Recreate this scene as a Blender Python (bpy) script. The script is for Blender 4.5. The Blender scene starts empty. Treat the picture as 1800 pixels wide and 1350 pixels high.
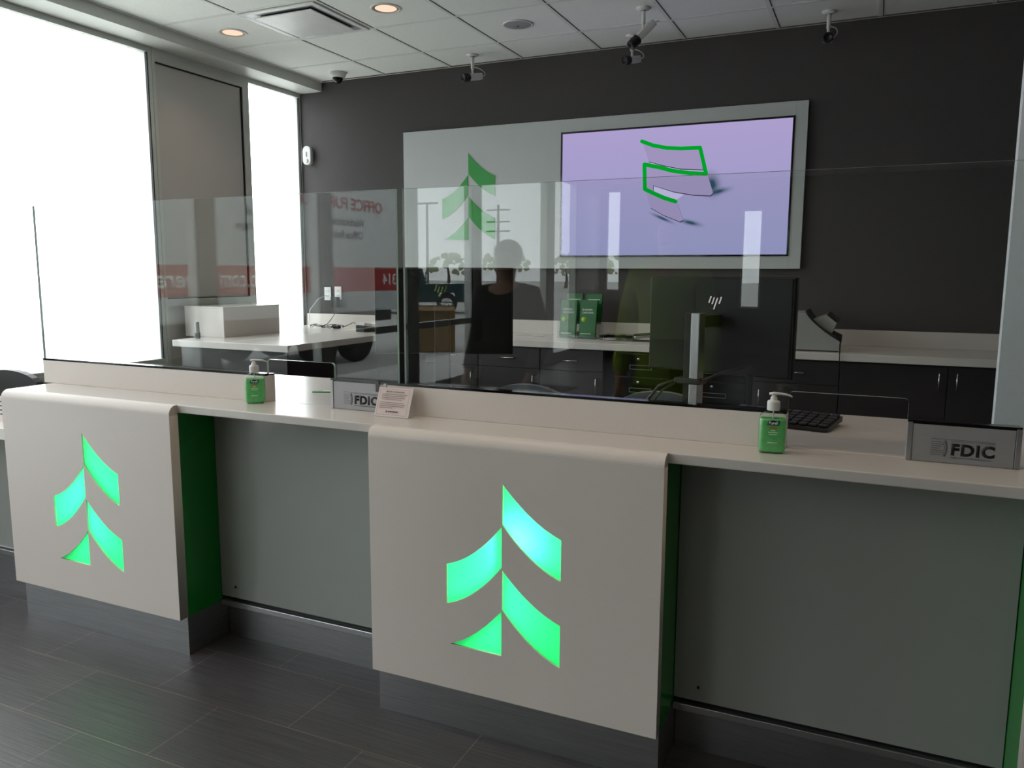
import bpy, bmesh, math, random
from mathutils import Vector, Matrix
random.seed(7)
S = bpy.context.scene
COL = S.collection

# ------------------------------------------------------------------ camera
cam_data = bpy.data.cameras.new('camera')
cam = bpy.data.objects.new('camera', cam_data)
COL.objects.link(cam)
S.camera = cam
cam_data.sensor_width = 36.0
cam_data.lens = 1390.38 / 1800 * 36.0
cam_data.clip_start = 0.02
cam_data.clip_end = 500
R_ = Vector((0.91017867, 0.41419118, 0.00452274))
U_ = Vector((-0.06115152, 0.12356433, 0.99045058))
F_ = Vector((-0.40967704, 0.90176356, -0.13779404))
M = Matrix(((R_.x, U_.x, -F_.x, 0.0), (R_.y, U_.y, -F_.y, 0.0), (R_.z, U_.z, -F_.z, 1.40434), (0, 0, 0, 1)))
cam.matrix_world = M

# ------------------------------------------------------------------ world and exposure
W = bpy.data.worlds.new('overcast_sky')
S.world = W
W.use_nodes = True
bg = W.node_tree.nodes['Background']
bg.inputs['Color'].default_value = (0.93, 0.975, 1.0, 1)
bg.inputs['Strength'].default_value = 5.6
S.view_settings.view_transform = 'Standard'
S.view_settings.look = 'None'
S.view_settings.exposure = 0.0
S.view_settings.gamma = 1.0

XW = -4.595           # window wall plane
YB = 5.684            # back wall plane
ZC = 3.004            # ceiling
XR = 4.6
YF = -9.5
ZT = 0.94             # teller counter top

# glazing bays of the window wall: (y0, y1, sill z, head z)
BAYS = [(5.035, 5.683, .78, 2.905), (1.55, 4.127, .766, 2.916), (-0.02, 1.40, .13, 2.888), (-1.46, -0.14, .13, 2.888),
        (-2.96, -1.58, .13, 2.888), (-4.48, -3.10, .13, 2.888), (-6.98, -4.66, .13, 2.888), (-8.3, -7.2, .13, 2.888)]
for b in BAYS:
    ld = bpy.data.lights.new('daylight_portal', 'AREA')
    ld.shape = 'RECTANGLE'
    ld.size = b[3] - b[2]
    ld.size_y = b[1] - b[0]
    ld.cycles.is_portal = True
    o = bpy.data.objects.new('daylight_portal', ld)
    COL.objects.link(o)
    o.location = (XW - .16, (b[0] + b[1]) / 2, (b[2] + b[3]) / 2)
    o.rotation_euler = (0, math.radians(-90), 0)

# ------------------------------------------------------------------ materials
def lin(c):
    return tuple(((v / 255) / 12.92 if v / 255 <= .04045 else ((v / 255 + .055) / 1.055) ** 2.4) for v in c)

def mat(name, rgb, rough=.5, metal=0.0, spec=.5, var=.04, scale=12.0, bump=0.0, stretch=None, coat=0.0, emit=None, es=0.0):
    m = bpy.data.materials.new(name)
    m.use_nodes = True
    nt = m.node_tree
    b = nt.nodes['Principled BSDF']
    c = lin(rgb)
    tc = nt.nodes.new('ShaderNodeTexCoord')
    mp = nt.nodes.new('ShaderNodeMapping')
    if stretch: mp.inputs['Scale'].default_value = stretch
    nz = nt.nodes.new('ShaderNodeTexNoise')
    nz.inputs['Scale'].default_value = scale
    nz.inputs['Detail'].default_value = 3
    nt.links.new(tc.outputs['Object'], mp.inputs['Vector'])
    nt.links.new(mp.outputs['Vector'], nz.inputs['Vector'])
    cr = nt.nodes.new('ShaderNodeValToRGB')
    cr.color_ramp.elements[0].position = .3
    cr.color_ramp.elements[1].position = .7
    cr.color_ramp.elements[0].color = tuple(max(0, v * (1 - var)) for v in c) + (1,)
    cr.color_ramp.elements[1].color = tuple(min(1, v * (1 + var)) for v in c) + (1,)
    nt.links.new(nz.outputs['Fac'], cr.inputs['Fac'])
    nt.links.new(cr.outputs['Color'], b.inputs['Base Color'])
    b.inputs['Roughness'].default_value = rough
    b.inputs['Metallic'].default_value = metal
    b.inputs['Specular IOR Level'].default_value = spec
    b.inputs['Coat Weight'].default_value = coat
    if bump:
        bp = nt.nodes.new('ShaderNodeBump')
        bp.inputs['Strength'].default_value = bump
        bp.inputs['Distance'].default_value = .002
        nt.links.new(nz.outputs['Fac'], bp.inputs['Height'])
        nt.links.new(bp.outputs['Normal'], b.inputs['Normal'])
    if emit:
        b.inputs['Emission Color'].default_value = lin(emit) + (1,)
        b.inputs['Emission Strength'].default_value = es
    return m

def glassmat(name, tint, r0=.042, rough=0.0):
    """thin sheet glass: a tinted clear sheet plus its Schlick reflection"""
    m = bpy.data.materials.new(name)
    m.use_nodes = True
    nt = m.node_tree
    nt.nodes.clear()
    out = nt.nodes.new('ShaderNodeOutputMaterial')
    mix = nt.nodes.new('ShaderNodeMixShader')
    tr = nt.nodes.new('ShaderNodeBsdfTransparent')
    gl = nt.nodes.new('ShaderNodeBsdfGlossy')
    tr.inputs['Color'].default_value = tint + (1,)
    gl.inputs['Roughness'].default_value = rough
    lw = nt.nodes.new('ShaderNodeLayerWeight')
    lw.inputs['Blend'].default_value = .5
    pw = nt.nodes.new('ShaderNodeMath'); pw.operation = 'POWER'; pw.inputs[1].default_value = 5
    ma = nt.nodes.new('ShaderNodeMath'); ma.operation = 'MULTIPLY_ADD'
    ma.inputs[1].default_value = 1 - r0
    ma.inputs[2].default_value = r0
    nt.links.new(lw.outputs['Facing'], pw.inputs[0])
    nt.links.new(pw.outputs[0], ma.inputs[0])
    nt.links.new(ma.outputs[0], mix.inputs['Fac'])
    nt.links.new(tr.outputs[0], mix.inputs[1])
    nt.links.new(gl.outputs[0], mix.inputs[2])
    nt.links.new(mix.outputs[0], out.inputs['Surface'])
    return m

def emis(name, rgb, s):
    m = bpy.data.materials.new(name)
    m.use_nodes = True
    nt = m.node_tree
    nt.nodes.clear()
    out = nt.nodes.new('ShaderNodeOutputMaterial')
    e = nt.nodes.new('ShaderNodeEmission')
    e.inputs['Color'].default_value = lin(rgb) + (1,)
    e.inputs['Strength'].default_value = s
    nt.links.new(e.outputs[0], out.inputs['Surface'])
    return m

def floor_mat():
    m = bpy.data.materials.new('plank_tile')
    m.use_nodes = True
    nt = m.node_tree
    b = nt.nodes['Principled BSDF']
    tc = nt.nodes.new('ShaderNodeTexCoord')
    mp = nt.nodes.new('ShaderNodeMapping')
    mp.inputs['Location'].default_value = (2.148 + .283, -1.802, 0)
    nt.links.new(tc.outputs['Object'], mp.inputs['Vector'])
    br = nt.nodes.new('ShaderNodeTexBrick')
    br.offset = .5
    br.inputs['Scale'].default_value = 1
    br.inputs['Brick Width'].default_value = .566
    br.inputs['Row Height'].default_value = .286
    br.inputs['Mortar Size'].default_value = .0015
    br.inputs['Mortar Smooth'].default_value = .2
    br.inputs['Bias'].default_value = 0
    br.inputs['Color1'].default_value = lin((74, 71, 74)) + (1,)
    br.inputs['Color2'].default_value = lin((82, 79, 81)) + (1,)
    br.inputs['Mortar'].default_value = lin((132, 114, 98)) + (1,)
    nt.links.new(mp.outputs['Vector'], br.inputs['Vector'])
    m2 = nt.nodes.new('ShaderNodeMapping')
    m2.inputs['Scale'].default_value = (2.2, 95, 1)
    nt.links.new(tc.outputs['Object'], m2.inputs['Vector'])
    nz = nt.nodes.new('ShaderNodeTexNoise')
    nz.inputs['Scale'].default_value = 1.6
    nz.inputs['Detail'].default_value = 5
    nt.links.new(m2.outputs['Vector'], nz.inputs['Vector'])
    cr = nt.nodes.new('ShaderNodeValToRGB')
    cr.color_ramp.elements[0].position = .3
    cr.color_ramp.elements[1].position = .72
    cr.color_ramp.elements[0].color = (.62, .62, .62, 1)
    cr.color_ramp.elements[1].color = (1.25, 1.25, 1.25, 1)
    nt.links.new(nz.outputs['Fac'], cr.inputs['Fac'])
    mx = nt.nodes.new('ShaderNodeMix'); mx.data_type = 'RGBA'; mx.blend_type = 'MULTIPLY'
    mx.inputs[0].default_value = 1
    nt.links.new(br.outputs['Color'], mx.inputs[6])
    nt.links.new(cr.outputs['Color'], mx.inputs[7])
    nt.links.new(mx.outputs[2], b.inputs['Base Color'])
    b.inputs['Roughness'].default_value = .42
    bp = nt.nodes.new('ShaderNodeBump')
    bp.inputs['Strength'].default_value = .25
    bp.inputs['Distance'].default_value = .002
    nt.links.new(nz.outputs['Fac'], bp.inputs['Height'])
    nt.links.new(bp.outputs['Normal'], b.inputs['Normal'])
    return m

def screen_mat():
    """picture shown on the television: a lilac page with soft drop shadows"""
    m = bpy.data.materials.new('television_picture')
    m.use_nodes = True
    nt = m.node_tree
    nt.nodes.clear()
    out = nt.nodes.new('ShaderNodeOutputMaterial')
    e = nt.nodes.new('ShaderNodeEmission')
    tc = nt.nodes.new('ShaderNodeTexCoord')
    sp = nt.nodes.new('ShaderNodeSeparateXYZ')
    nt.links.new(tc.outputs['Object'], sp.inputs[0])
    mr = nt.nodes.new('ShaderNodeMapRange')
    mr.inputs['From Min'].default_value = 1.53
    mr.inputs['From Max'].default_value = 2.44
    nt.links.new(sp.outputs['Z'], mr.inputs['Value'])
    cr = nt.nodes.new('ShaderNodeValToRGB')
    cr.color_ramp.elements[0].color = lin((158, 160, 205)) + (1,)
    cr.color_ramp.elements[1].color = lin((180, 166, 214)) + (1,)
    nt.links.new(mr.outputs[0], cr.inputs['Fac'])
    prev = cr.outputs['Color']
    # (x, z, ax, az, tilt degrees)
    for (cx, cz, ax, az, tilt) in [(-1.06, 2.02, .09, .13, 14), (-1.02, 1.97, .14, .035, 12), (-1.20, 1.765, .13, .03, -14), (-1.40, 1.80, .14, .02, -24)]:
        mp = nt.nodes.new('ShaderNodeMapping')
        mp.vector_type = 'TEXTURE'
        mp.inputs['Location'].default_value = (cx, 5.6, cz)
        mp.inputs['Rotation'].default_value = (0, math.radians(-tilt), 0)
        mp.inputs['Scale'].default_value = (ax, 1, az)
        nt.links.new(tc.outputs['Object'], mp.inputs['Vector'])
        g = nt.nodes.new('ShaderNodeTexGradient')
        g.gradient_type = 'QUADRATIC_SPHERE'
        nt.links.new(mp.outputs['Vector'], g.inputs['Vector'])
        gm = nt.nodes.new('ShaderNodeMath'); gm.operation = 'MULTIPLY'; gm.inputs[1].default_value = 1.5
        gm.use_clamp = True
        nt.links.new(g.outputs['Fac'], gm.inputs[0])
        mx = nt.nodes.new('ShaderNodeMix'); mx.data_type = 'RGBA'
        nt.links.new(gm.outputs[0], mx.inputs[0])
        nt.links.new(prev, mx.inputs[6])
        mx.inputs[7].default_value = lin((48, 82, 98)) + (1,)
        prev = mx.outputs[2]
    nt.links.new(prev, e.inputs['Color'])
    e.inputs['Strength'].default_value = .9
    nt.links.new(e.outputs[0], out.inputs['Surface'])
    return m

def acrylic_mat():
    m = bpy.data.materials.new('green_backlit_acrylic')
    m.use_nodes = True
    nt = m.node_tree
    nt.nodes.clear()
    out = nt.nodes.new('ShaderNodeOutputMaterial')
    t = nt.nodes.new('ShaderNodeBsdfTranslucent')
    t.inputs['Color'].default_value = (.04, .92, .27, 1)
    g = nt.nodes.new('ShaderNodeBsdfGlossy')
    g.inputs['Roughness'].default_value = .25
    mx = nt.nodes.new('ShaderNodeMixShader')
    mx.inputs[0].default_value = .04
    nt.links.new(t.outputs[0], mx.inputs[1])
    nt.links.new(g.outputs[0], mx.inputs[2])
    nt.links.new(mx.outputs[0], out.inputs['Surface'])
    return m

def clearmat(name, tint):
    m = bpy.data.materials.new(name)
    m.use_nodes = True
    nt = m.node_tree
    nt.nodes.clear()
    out = nt.nodes.new('ShaderNodeOutputMaterial')
    t = nt.nodes.new('ShaderNodeBsdfTransparent')
    t.inputs['Color'].default_value = tint + (1,)
    nt.links.new(t.outputs[0], out.inputs['Surface'])
    return m

MT = dict(
    floor=floor_mat(),
    solid=mat('white_solid_surface', (216, 208, 203), .22, var=.015, scale=220),
    front=mat('white_laminate_front', (228, 217, 211), .42, var=.02, scale=260),
    steel=mat('brushed_steel', (168, 168, 170), .4, 1.0, var=.12, scale=6, stretch=(1, 1, 60), bump=.05),
    alu=mat('satin_aluminium', (168, 168, 170), .38, .85, var=.03, scale=40, stretch=(1, 1, 30)),
    aluface=mat('silver_sign_face', (164, 163, 165), .45, .35, var=.02, scale=60),
    recess=mat('back_painted_glass', (160, 162, 158), .16, spec=.6, var=.01, scale=3),
    green=mat('green_gloss_panel', (10, 132, 42), .2, var=.04, scale=5),
    dark=mat('charcoal_wall_paint', (71, 67, 67), .75, var=.03, scale=40, bump=.05),
    paint=mat('warm_grey_wall_paint', (82, 78, 74), .75, var=.02, scale=40, bump=.05),
    white=mat('white_wall_paint', (236, 240, 244), .7, var=.02, scale=30),
    ceil=mat('ceiling_tile', (240, 243, 238), .9, var=.05, scale=160, bump=.2),
    bar=mat('ceiling_grid_paint', (226, 230, 224), .6, var=.01),
    frame=mat('window_frame_grey', (205, 208, 202), .4, 0, var=.02),
    gasket=mat('black_gasket', (16, 16, 18), .6),
    spandrel=mat('grey_spandrel_panel', (200, 196, 192), .4, 0, var=.03, scale=2),
    cab=mat('espresso_laminate', (44, 40, 40), .42, var=.1, scale=8, stretch=(1, 1, 12)),
    black=mat('black_plastic', (17, 17, 19), .45),
    casing=mat('black_casing', (7, 7, 8), .5, spec=.3), gloss=mat('black_gloss', (8, 8, 9), .12),
    chrome=mat('chrome', (215, 215, 218), .12, 1.0),
    pull=mat('satin_nickel_pull', (205, 200, 188), .25, 1.0),
    whitep=mat('white_plastic', (222, 222, 220), .35),
    beige=mat('pale_grey_plastic', (150, 150, 146), .5),
    grey=mat('grey_fabric', (96, 100, 108), .85, bump=.4, scale=200),
    glass=glassmat('screen_glass', (.955, .975, .968)),
    winglass=glassmat('window_glass', (.96, .975, .97), .035),
    gedge=mat('polished_glass_edge', (205, 228, 220), .12, var=.02),
    acry=acrylic_mat(), aedge=clearmat('acrylic_edge', (.75, 1.0, .45)), aback=clearmat('acrylic_back', (.95, 1.0, .97)),
    logo=mat('green_vinyl', (0, 158, 48), .4, var=.02),
    sign=mat('sign_panel_white', (196, 200, 200), .45, var=.01),
    screen=screen_mat(),
    scard=emis('picture_card', (162, 150, 192), .95), sgreen=emis('picture_green', (0, 160, 42), 1.0),
    sline=emis('picture_dark_line', (50, 48, 80), .8), swhite=emis('picture_white', (194, 186, 226), 1.0),
    paper=mat('printed_card', (240, 224, 220), .6, var=.01),
    ink=mat('black_ink', (14, 13, 14), .5), ink2=mat('grey_ink', (92, 90, 92), .6), inkr=mat('soft_ink', (138, 122, 120), .6),
    gel=None, clearp=glassmat('clear_holder', (.99, .98, .98), .012), bottle=glassmat('clear_bottle', (.96, .98, .96), .03), labelb=mat('navy_label', (18, 20, 60), .4),
    wtxt=mat('white_print', (235, 238, 235), .5), orange=mat('orange_print', (200, 100, 60), .5),
    broch=mat('green_brochure', (4, 98, 36), .35, var=.06), lime=mat('lime_sticker', (150, 185, 50), .5),
    cardboard=mat('cardboard', (142, 116, 78), .85, var=.08, scale=6),
    asphalt=mat('parking_lot_concrete', (186, 186, 183), .9, var=.08, scale=.6),
    trailer=mat('trailer_white', (200, 206, 206), .9, var=0, scale=1, spec=.1), red=mat('sign_red', (176, 62, 62), .9, var=0, spec=.1), tred=mat('text_red', (170, 40, 48), .5),
    navy=mat('text_slate', (70, 74, 90), .5), blue=mat('blue_edge', (50, 80, 140), .5),
    teal=mat('dark_teal_paint', (14, 46, 52), .2, coat=.6), tire=mat('tyre_rubber', (20, 20, 20), .8),
    tail=mat('tail_light_red', (190, 10, 14), .3), bark=mat('bark', (90, 78, 66), .9), leaf=mat('spring_foliage', (168, 176, 140), .9, var=.25, scale=3, bump=.5),
    galv=mat('galvanised_pole', (130, 132, 134), .5, .6), skin=mat('skin', (196, 150, 124), .6), hair=mat('dark_hair', (30, 24, 20), .7),
    coatb=mat('black_coat_cloth', (14, 14, 16), .85, bump=.3, scale=120), hivis=mat('yellow_green_jacket', (150, 176, 30), .75, bump=.3, scale=90),
    jeans=mat('dark_trousers', (32, 36, 48), .85, bump=.3, scale=150), shoe=mat('dark_shoe', (24, 20, 18), .5),
    warmrefl=mat('can_reflector', (235, 200, 170), .3, .6, var=.02), lamp=emis('lamp_glow', (255, 222, 194), 1.05),
    mat_=mat('floor_mat', (30, 32, 34), .95, bump=.6, scale=150), strip=mat('silver_strip', (190, 192, 194), .25, .9),
    gsig=mat('green_slip', (20, 130, 60), .4), copper=mat('cable_black', (18, 18, 18), .5),
)
def gelmat():
    m = mat('green_gel', (128, 222, 142), .2, var=.12, scale=60)
    b = m.node_tree.nodes['Principled BSDF']
    b.inputs['Transmission Weight'].default_value = .4
    b.inputs['IOR'].default_value = 1.36
    return m
MT['gel'] = gelmat()

# ------------------------------------------------------------------ mesh builder
class MB:
    def __init__(s):
        s.bm = bmesh.new()
    def _tag(s, faces, mi):
        for f in faces: f.material_index = mi
    def box(s, x0, x1, y0, y1, z0, z1, bev=0.0, mi=0, rot=None, seg=2):
        vs = [s.bm.verts.new(p) for p in [(x0, y0, z0), (x1, y0, z0), (x1, y1, z0), (x0, y1, z0), (x0, y0, z1), (x1, y0, z1), (x1, y1, z1), (x0, y1, z1)]]
        fs = [s.bm.faces.new([vs[i] for i in q]) for q in [(0, 3, 2, 1), (4, 5, 6, 7), (0, 1, 5, 4), (1, 2, 6, 5), (2, 3, 7, 6), (3, 0, 4, 7)]]
        s._tag(fs, mi)
        if rot is not None:
            c = Vector(((x0 + x1) / 2, (y0 + y1) / 2, (z0 + z1) / 2))
            for v in vs: v.co = rot @ (v.co - c) + c
        if bev:
            es = list({e for f in fs for e in f.edges})
            r = bmesh.ops.bevel(s.bm, geom=es, offset=bev, segments=seg, affect='EDGES', profile=.5)
            s._tag(r['faces'], mi)
        return s
    def prism(s, pts, axis, a, b, mi=0, smooth=False):
        """polygon in the plane normal to axis, extruded from a to b; pts are the two other coordinates in xyz order"""
        def P(p, t):
            return {'x': (t, p[0], p[1]), 'y': (p[0], t, p[1]), 'z': (p[0], p[1], t)}[axis]
        A = [s.bm.verts.new(P(p, a)) for p in pts]
        B = [s.bm.verts.new(P(p, b)) for p in pts]
        n = len(pts)
        fs = [s.bm.faces.new(A), s.bm.faces.new(B[::-1])]
        sides = [s.bm.faces.new([A[i], B[i], B[(i + 1) % n], A[(i + 1) % n]]) for i in range(n)]
        s._tag(fs + sides, mi)
        if smooth:
            for f in sides: f.smooth = True
        return s
    def tube(s, pts, r, seg=10, mi=0, cap=True, r2=None, flat=None):
        pts = [Vector(p) for p in pts]
        n = len(pts)
        rings = []
        up = None
        for i, p in enumerate(pts):
            d = (pts[min(i + 1, n - 1)] - pts[max(i - 1, 0)]).normalized()
            if up is None:
                up = Vector((0, 0, 1)) if abs(d.z) < .9 else Vector((0, 1, 0))
            a = d.cross(up).normalized()
            u2 = a.cross(d).normalized()
            up = u2
            rr = r if r2 is None else r + (r2 - r) * i / (n - 1)
            if isinstance(r, (list, tuple)): rr = r[i]
            rings.append([s.bm.verts.new(p + (a * math.cos(t) + u2 * math.sin(t) * (flat or 1)) * rr) for t in [2 * math.pi * k / seg for k in range(seg)]])
        for i in range(n - 1):
            for k in range(seg):
                f = s.bm.faces.new([rings[i][k], rings[i][(k + 1) % seg], rings[i + 1][(k + 1) % seg], rings[i + 1][k]])
                f.smooth = True
                f.material_index = mi
        if cap:
            s._tag([s.bm.faces.new(rings[0][::-1]), s.bm.faces.new(rings[-1])], mi)
        return s
    def lathe(s, prof, c=(0, 0, 0), seg=32, mi=0, sx=1, sy=1, rot=None):
        """prof: list of (r, z)"""
        c = Vector(c)
        rings = []
        for (r, z) in prof:
            if r < 1e-6:
                v = Vector((0, 0, z))
                rings.append([s.bm.verts.new(c + (rot @ v if rot else v))])
            else:
                ring = []
                for k in range(seg):
                    t = 2 * math.pi * k / seg
                    v = Vector((r * math.cos(t) * sx, r * math.sin(t) * sy, z))
                    ring.append(s.bm.verts.new(c + (rot @ v if rot else v)))
                rings.append(ring)
        for a, b in zip(rings, rings[1:]):
            for k in range(seg):
                k2 = (k + 1) % seg
                if len(a) == 1 and len(b) == 1: continue
                if len(a) == 1: f = s.bm.faces.new([a[0], b[k2], b[k]])
                elif len(b) == 1: f = s.bm.faces.new([a[k], a[k2], b[0]])
                else: f = s.bm.faces.new([a[k], a[k2], b[k2], b[k]])
                f.smooth = True
                f.material_index = mi
        return s
    def blob(s, c, r, mi=0, sub=2, amp=.0, sc=(1, 1, 1)):
        g = bmesh.ops.create_icosphere(s.bm, subdivisions=sub, radius=1)
        for v in g['verts']:
            k = 1 + amp * (random.random() - .5)
            v.co = Vector((v.co.x * sc[0], v.co.y * sc[1], v.co.z * sc[2])) * r * k + Vector(c)
        for f in {f for v in g['verts'] for f in v.link_faces}:
            f.smooth = amp == 0
            f.material_index = mi
        return s
    def mesh(s, me):
        s.bm.from_mesh(me)
        return s
    def xf(s, Mx):
        bmesh.ops.transform(s.bm, matrix=Mx, verts=s.bm.verts)
        return s

ORIG = {}
def root_off(p):
    return ORIG.get(p.name, Vector((0, 0, 0))) if p else Vector((0, 0, 0))

def obj(name, mb, mats, parent=None, label=None, world=False):
    """link mb as one mesh object; world=True: coordinates were given in world space of an unrotated thing"""
    if world and parent:
        mb.xf(Matrix.Translation(-root_off(parent)))
    bmesh.ops.recalc_face_normals(mb.bm, faces=mb.bm.faces)
    me = bpy.data.meshes.new(name)
    mb.bm.to_mesh(me)
    mb.bm.free()
    if not isinstance(mats, (list, tuple)): mats = [mats]
    for m in mats: me.materials.append(m)
    o = bpy.data.objects.new(name, me)
    COL.objects.link(o)
    if parent:
        o.parent = parent
        ORIG[o.name] = root_off(parent)
    if label: o['label'] = label
    return o

def tag(o, label, cat, group=None):
    o['label'] = label
    o['category'] = cat
    if group: o['group'] = group
    return o

def thing(name, label, cat, loc=(0, 0, 0), rz=0.0, group=None):
    o = bpy.data.objects.new(name, None)
    o.empty_display_size = .05
    COL.objects.link(o)
    o.location = loc
    o.rotation_euler = (0, 0, rz)
    ORIG[o.name] = Vector(loc)
    return tag(o, label, cat, group)

def struct(name, mb, mats, parent=None):
    o = obj(name, mb, mats, parent, world=bool(parent))
    if not parent: o['kind'] = 'structure'
    return o

def dup(root, loc, rz=0.0, label=None, group=None):
    r = root.copy()
    COL.objects.link(r)
    r.location = loc
    r.rotation_euler = (0, 0, rz)
    if label: r['label'] = label
    if group: r['group'] = group
    def rec(src, dst):
        for ch in list(src.children):
            c = ch.copy()
            COL.objects.link(c)
            c.parent = dst
            rec(ch, c)
    rec(root, r)
    return r

def curve_mesh(cu):
    o = bpy.data.objects.new('tmp', cu)
    COL.objects.link(o)
    bpy.context.view_layer.update()
    dg = bpy.context.evaluated_depsgraph_get()
    me = bpy.data.meshes.new_from_object(o.evaluated_get(dg))
    bpy.data.objects.remove(o)
    return me

def text_mb(body, x0, z0, w, h, y, th=.0008, bold=0.0, plane='xz', shear=0.0):
    """lettering filling the box x0..x0+w, z0..z0+h on the plane y, facing -y (plane 'xz'); 'yz' faces +x on the plane x=y"""
    cu = bpy.data.curves.new('lettering', 'FONT')
    cu.body = body
    cu.size = 1
    cu.offset = bold
    cu.shear = shear
    cu.resolution_u = 3
    cu.space_character = 1.1 if bold > .03 else 1.0
    me = curve_mesh(cu)
    xs = [v.co.x for v in me.vertices]; ys = [v.co.y for v in me.vertices]
    ax, bx, ay, by = min(xs), max(xs), min(ys), max(ys)
    b = MB()
    b.mesh(me)
    for v in b.bm.verts:
        u = (v.co.x - ax) / (bx - ax) * w + x0
        q = (v.co.y - ay) / (by - ay) * h + z0
        v.co = (u, y, q) if plane == 'xz' else (y, u, q)
    r = bmesh.ops.extrude_face_region(b.bm, geom=list(b.bm.faces))
    d = Vector((0, -th, 0)) if plane == 'xz' else Vector((th, 0, 0))
    for v in [g for g in r['geom'] if isinstance(g, bmesh.types.BMVert)]: v.co += d
    return b

# ------------------------------------------------------------------ room shell
b = MB(); b.box(XW - .15, XR, YF, YB + .1, -.1, 0); struct('floor', b, MT['floor'])
b = MB(); b.box(XW + .14, XR, YF, YB + .1, ZC, ZC + .25); struct('ceiling', b, MT['ceil'])
b = MB(); b.box(XW - .052, XR, YB, YB + .15, 0, ZC + .25); struct('wall_back', b, MT['dark'])
b = MB(); b.box(XR, XR + .15, YF - .15, YB + .15, 0, ZC + .25); struct('wall_right', b, MT['paint'])

# front wall (behind the camera) with two tall narrow windows
b = MB()
fw = [(-4.5, -4.22, 1.1, 2.9), (-2.1, -1.76, .84, 2.5)]
xs = [XW - .15, -4.5, -4.22, -2.1, -1.76, XR]
b.box(xs[0], xs[1], YF - .15, YF, 0, ZC + .25)
b.box(xs[2], xs[3], YF - .15, YF, 0, ZC + .25)
b.box(xs[4], xs[5], YF - .15, YF, 0, ZC + .25)
for (x0, x1, z0, z1) in fw:
    b.box(x0, x1, YF - .15, YF, 0, z0); b.box(x0, x1, YF - .15, YF, z1, ZC + .25)
struct('wall_front', b, MT['paint'])
for i, (x0, x1, z0, z1) in enumerate(fw):
    b = MB()
    for q in [(x0, x0 + .03, z0, z1), (x1 - .03, x1, z0, z1), (x0 + .03, x1 - .03, z0, z0 + .03), (x0 + .03, x1 - .03, z1 - .03, z1)]:
        b.box(q[0], q[1], YF - .09, YF - .04, q[2], q[3])
    w = struct('window_%d' % (20 + i), b, MT['frame'])
    g = MB(); g.box(x0 + .03, x1 - .03, YF - .068, YF - .06, z0 + .03, z1 - .03)
    obj('window_pane', g, MT['winglass'], w)

# window wall: header, sills, piers, mullions
b = MB()
b.box(XW - .15, XW, YF, YB, 2.926, ZC + .25)
for (y0, y1, z0, z1) in BAYS[:2]:
    b.box(XW - .15, XW - .0, y0 - .001, y1 + .001, 0, z0 - .03)
b.box(XW - .15, XW, 1.40, 1.55, 0, 2.926)
b.box(XW - .15, XW, YF, -8.301, 0, 2.926)
b.box(XW - .15, XW, 4.155, 5.03, 0, .79)
struct('wall_left', b, MT['spandrel'])
b = MB()
b.box(XW + .0, XW + .229, YF, YB, 2.926, ZC + .25)
struct('trim_1', b, MT['frame'])
# frames and panes for every bay
for i, (y0, y1, z0, z1) in enumerate(BAYS):
    b = MB()
    f = .028
    if i == 0: f = .014
    xa, xb = XW - .05, XW
    b.box(xa, xb, y0, y0 + f, z0, z1); b.box(xa, xb, y1 - f, y1, z0, z1)
    b.box(xa, xb, y0 + f, y1 - f, z0, z0 + f); b.box(xa, xb, y0 + f, y1 - f, z1 - f, z1)
    if z0 < .5: b.box(xa, xb, y0, y1, 0, z0)
    if -5 < y0 < -1: b.box(xa - .01, xb + .01, y0 + f, y1 - f, .79, .86)
    b.box(XW - .12, XW, y0, y1, z1, 2.926)
    b.box(XW - .14, XW - .05, y0 - .02, y0 + .002, z0, z1); b.box(XW - .14, XW - .05, y1 - .002, y1 + .02, z0, z1) if y1 < 5.6 else None
    w = struct('window_%d' % (i + 1), b, MT['frame'])
    g = MB(); g.box(XW - .03, XW - .022, y0 + f, y1 - f, z0 + f, z1 - f)
    obj('window_pane', g, MT['winglass'], w)
    k = MB()
    for (a, c) in ((y0 + f, y0 + f + .008), (y1 - f - .008, y1 - f)):
        k.box(XW - .021, XW - .002, a, c, z0 + f, z1 - f)
    obj('gasket', k, MT['gasket'], w)
b = MB()
ends = sorted([(q[0], q[1]) for q in BAYS])
prev = -8.3
for (a, c) in ends:
    if a - prev > .005 and not (prev > 4.0) and not (abs(a - 1.55) < .01): b.box(XW - .13, XW + .005, prev, a, 0 if prev < 1.5 else .77, 2.926)
    prev = c
b.box(XW - .13, XW + .006, 4.128, 4.152, .0, 2.926)
b.box(XW - .13, XW + .006, 4.985, 5.034, .0, 2.926)
b.box(XW - .10, XW + .004, 1.55, 4.127, .735, .765)
b.box(XW - .10, XW + .006, 4.152, 4.985, 1.165, 1.215)
b.box(XW - .10, XW + .006, 4.152, 4.985, 2.84, 2.926)
struct('trim_2', b, MT['frame'])
b = MB(); b.box(XW - .06, XW - .012, 4.152, 4.985, 1.215, 2.84)
struct('wall_spandrel', b, MT['spandrel'])
b = MB(); b.box(XW - .06, XW - .012, 4.152, 4.985, .78, 1.165); struct('wall_apron', b, MT['spandrel'])
b = MB()
b.box(XW - .0125, XW - .002, 4.973, 4.985, 1.215, 2.84)
b.box(XW - .0125, XW - .002, 4.152, 4.973, 2.832, 2.84); b.box(XW - .0125, XW - .002, 4.152, 4.973, 1.215, 1.223)
struct('trim_3', b, MT['gasket'])
# white partition at the right of the work area
b = MB(); b.box(.592, 3.2, 4.60, 4.68, 0, ZC); struct('wall_partition', b, MT['white'])
# baseboards
b = MB(); b.box(XW, XR, YB - .012, YB, 0, .1); struct('baseboard_back', b, MT['gasket'])

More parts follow.
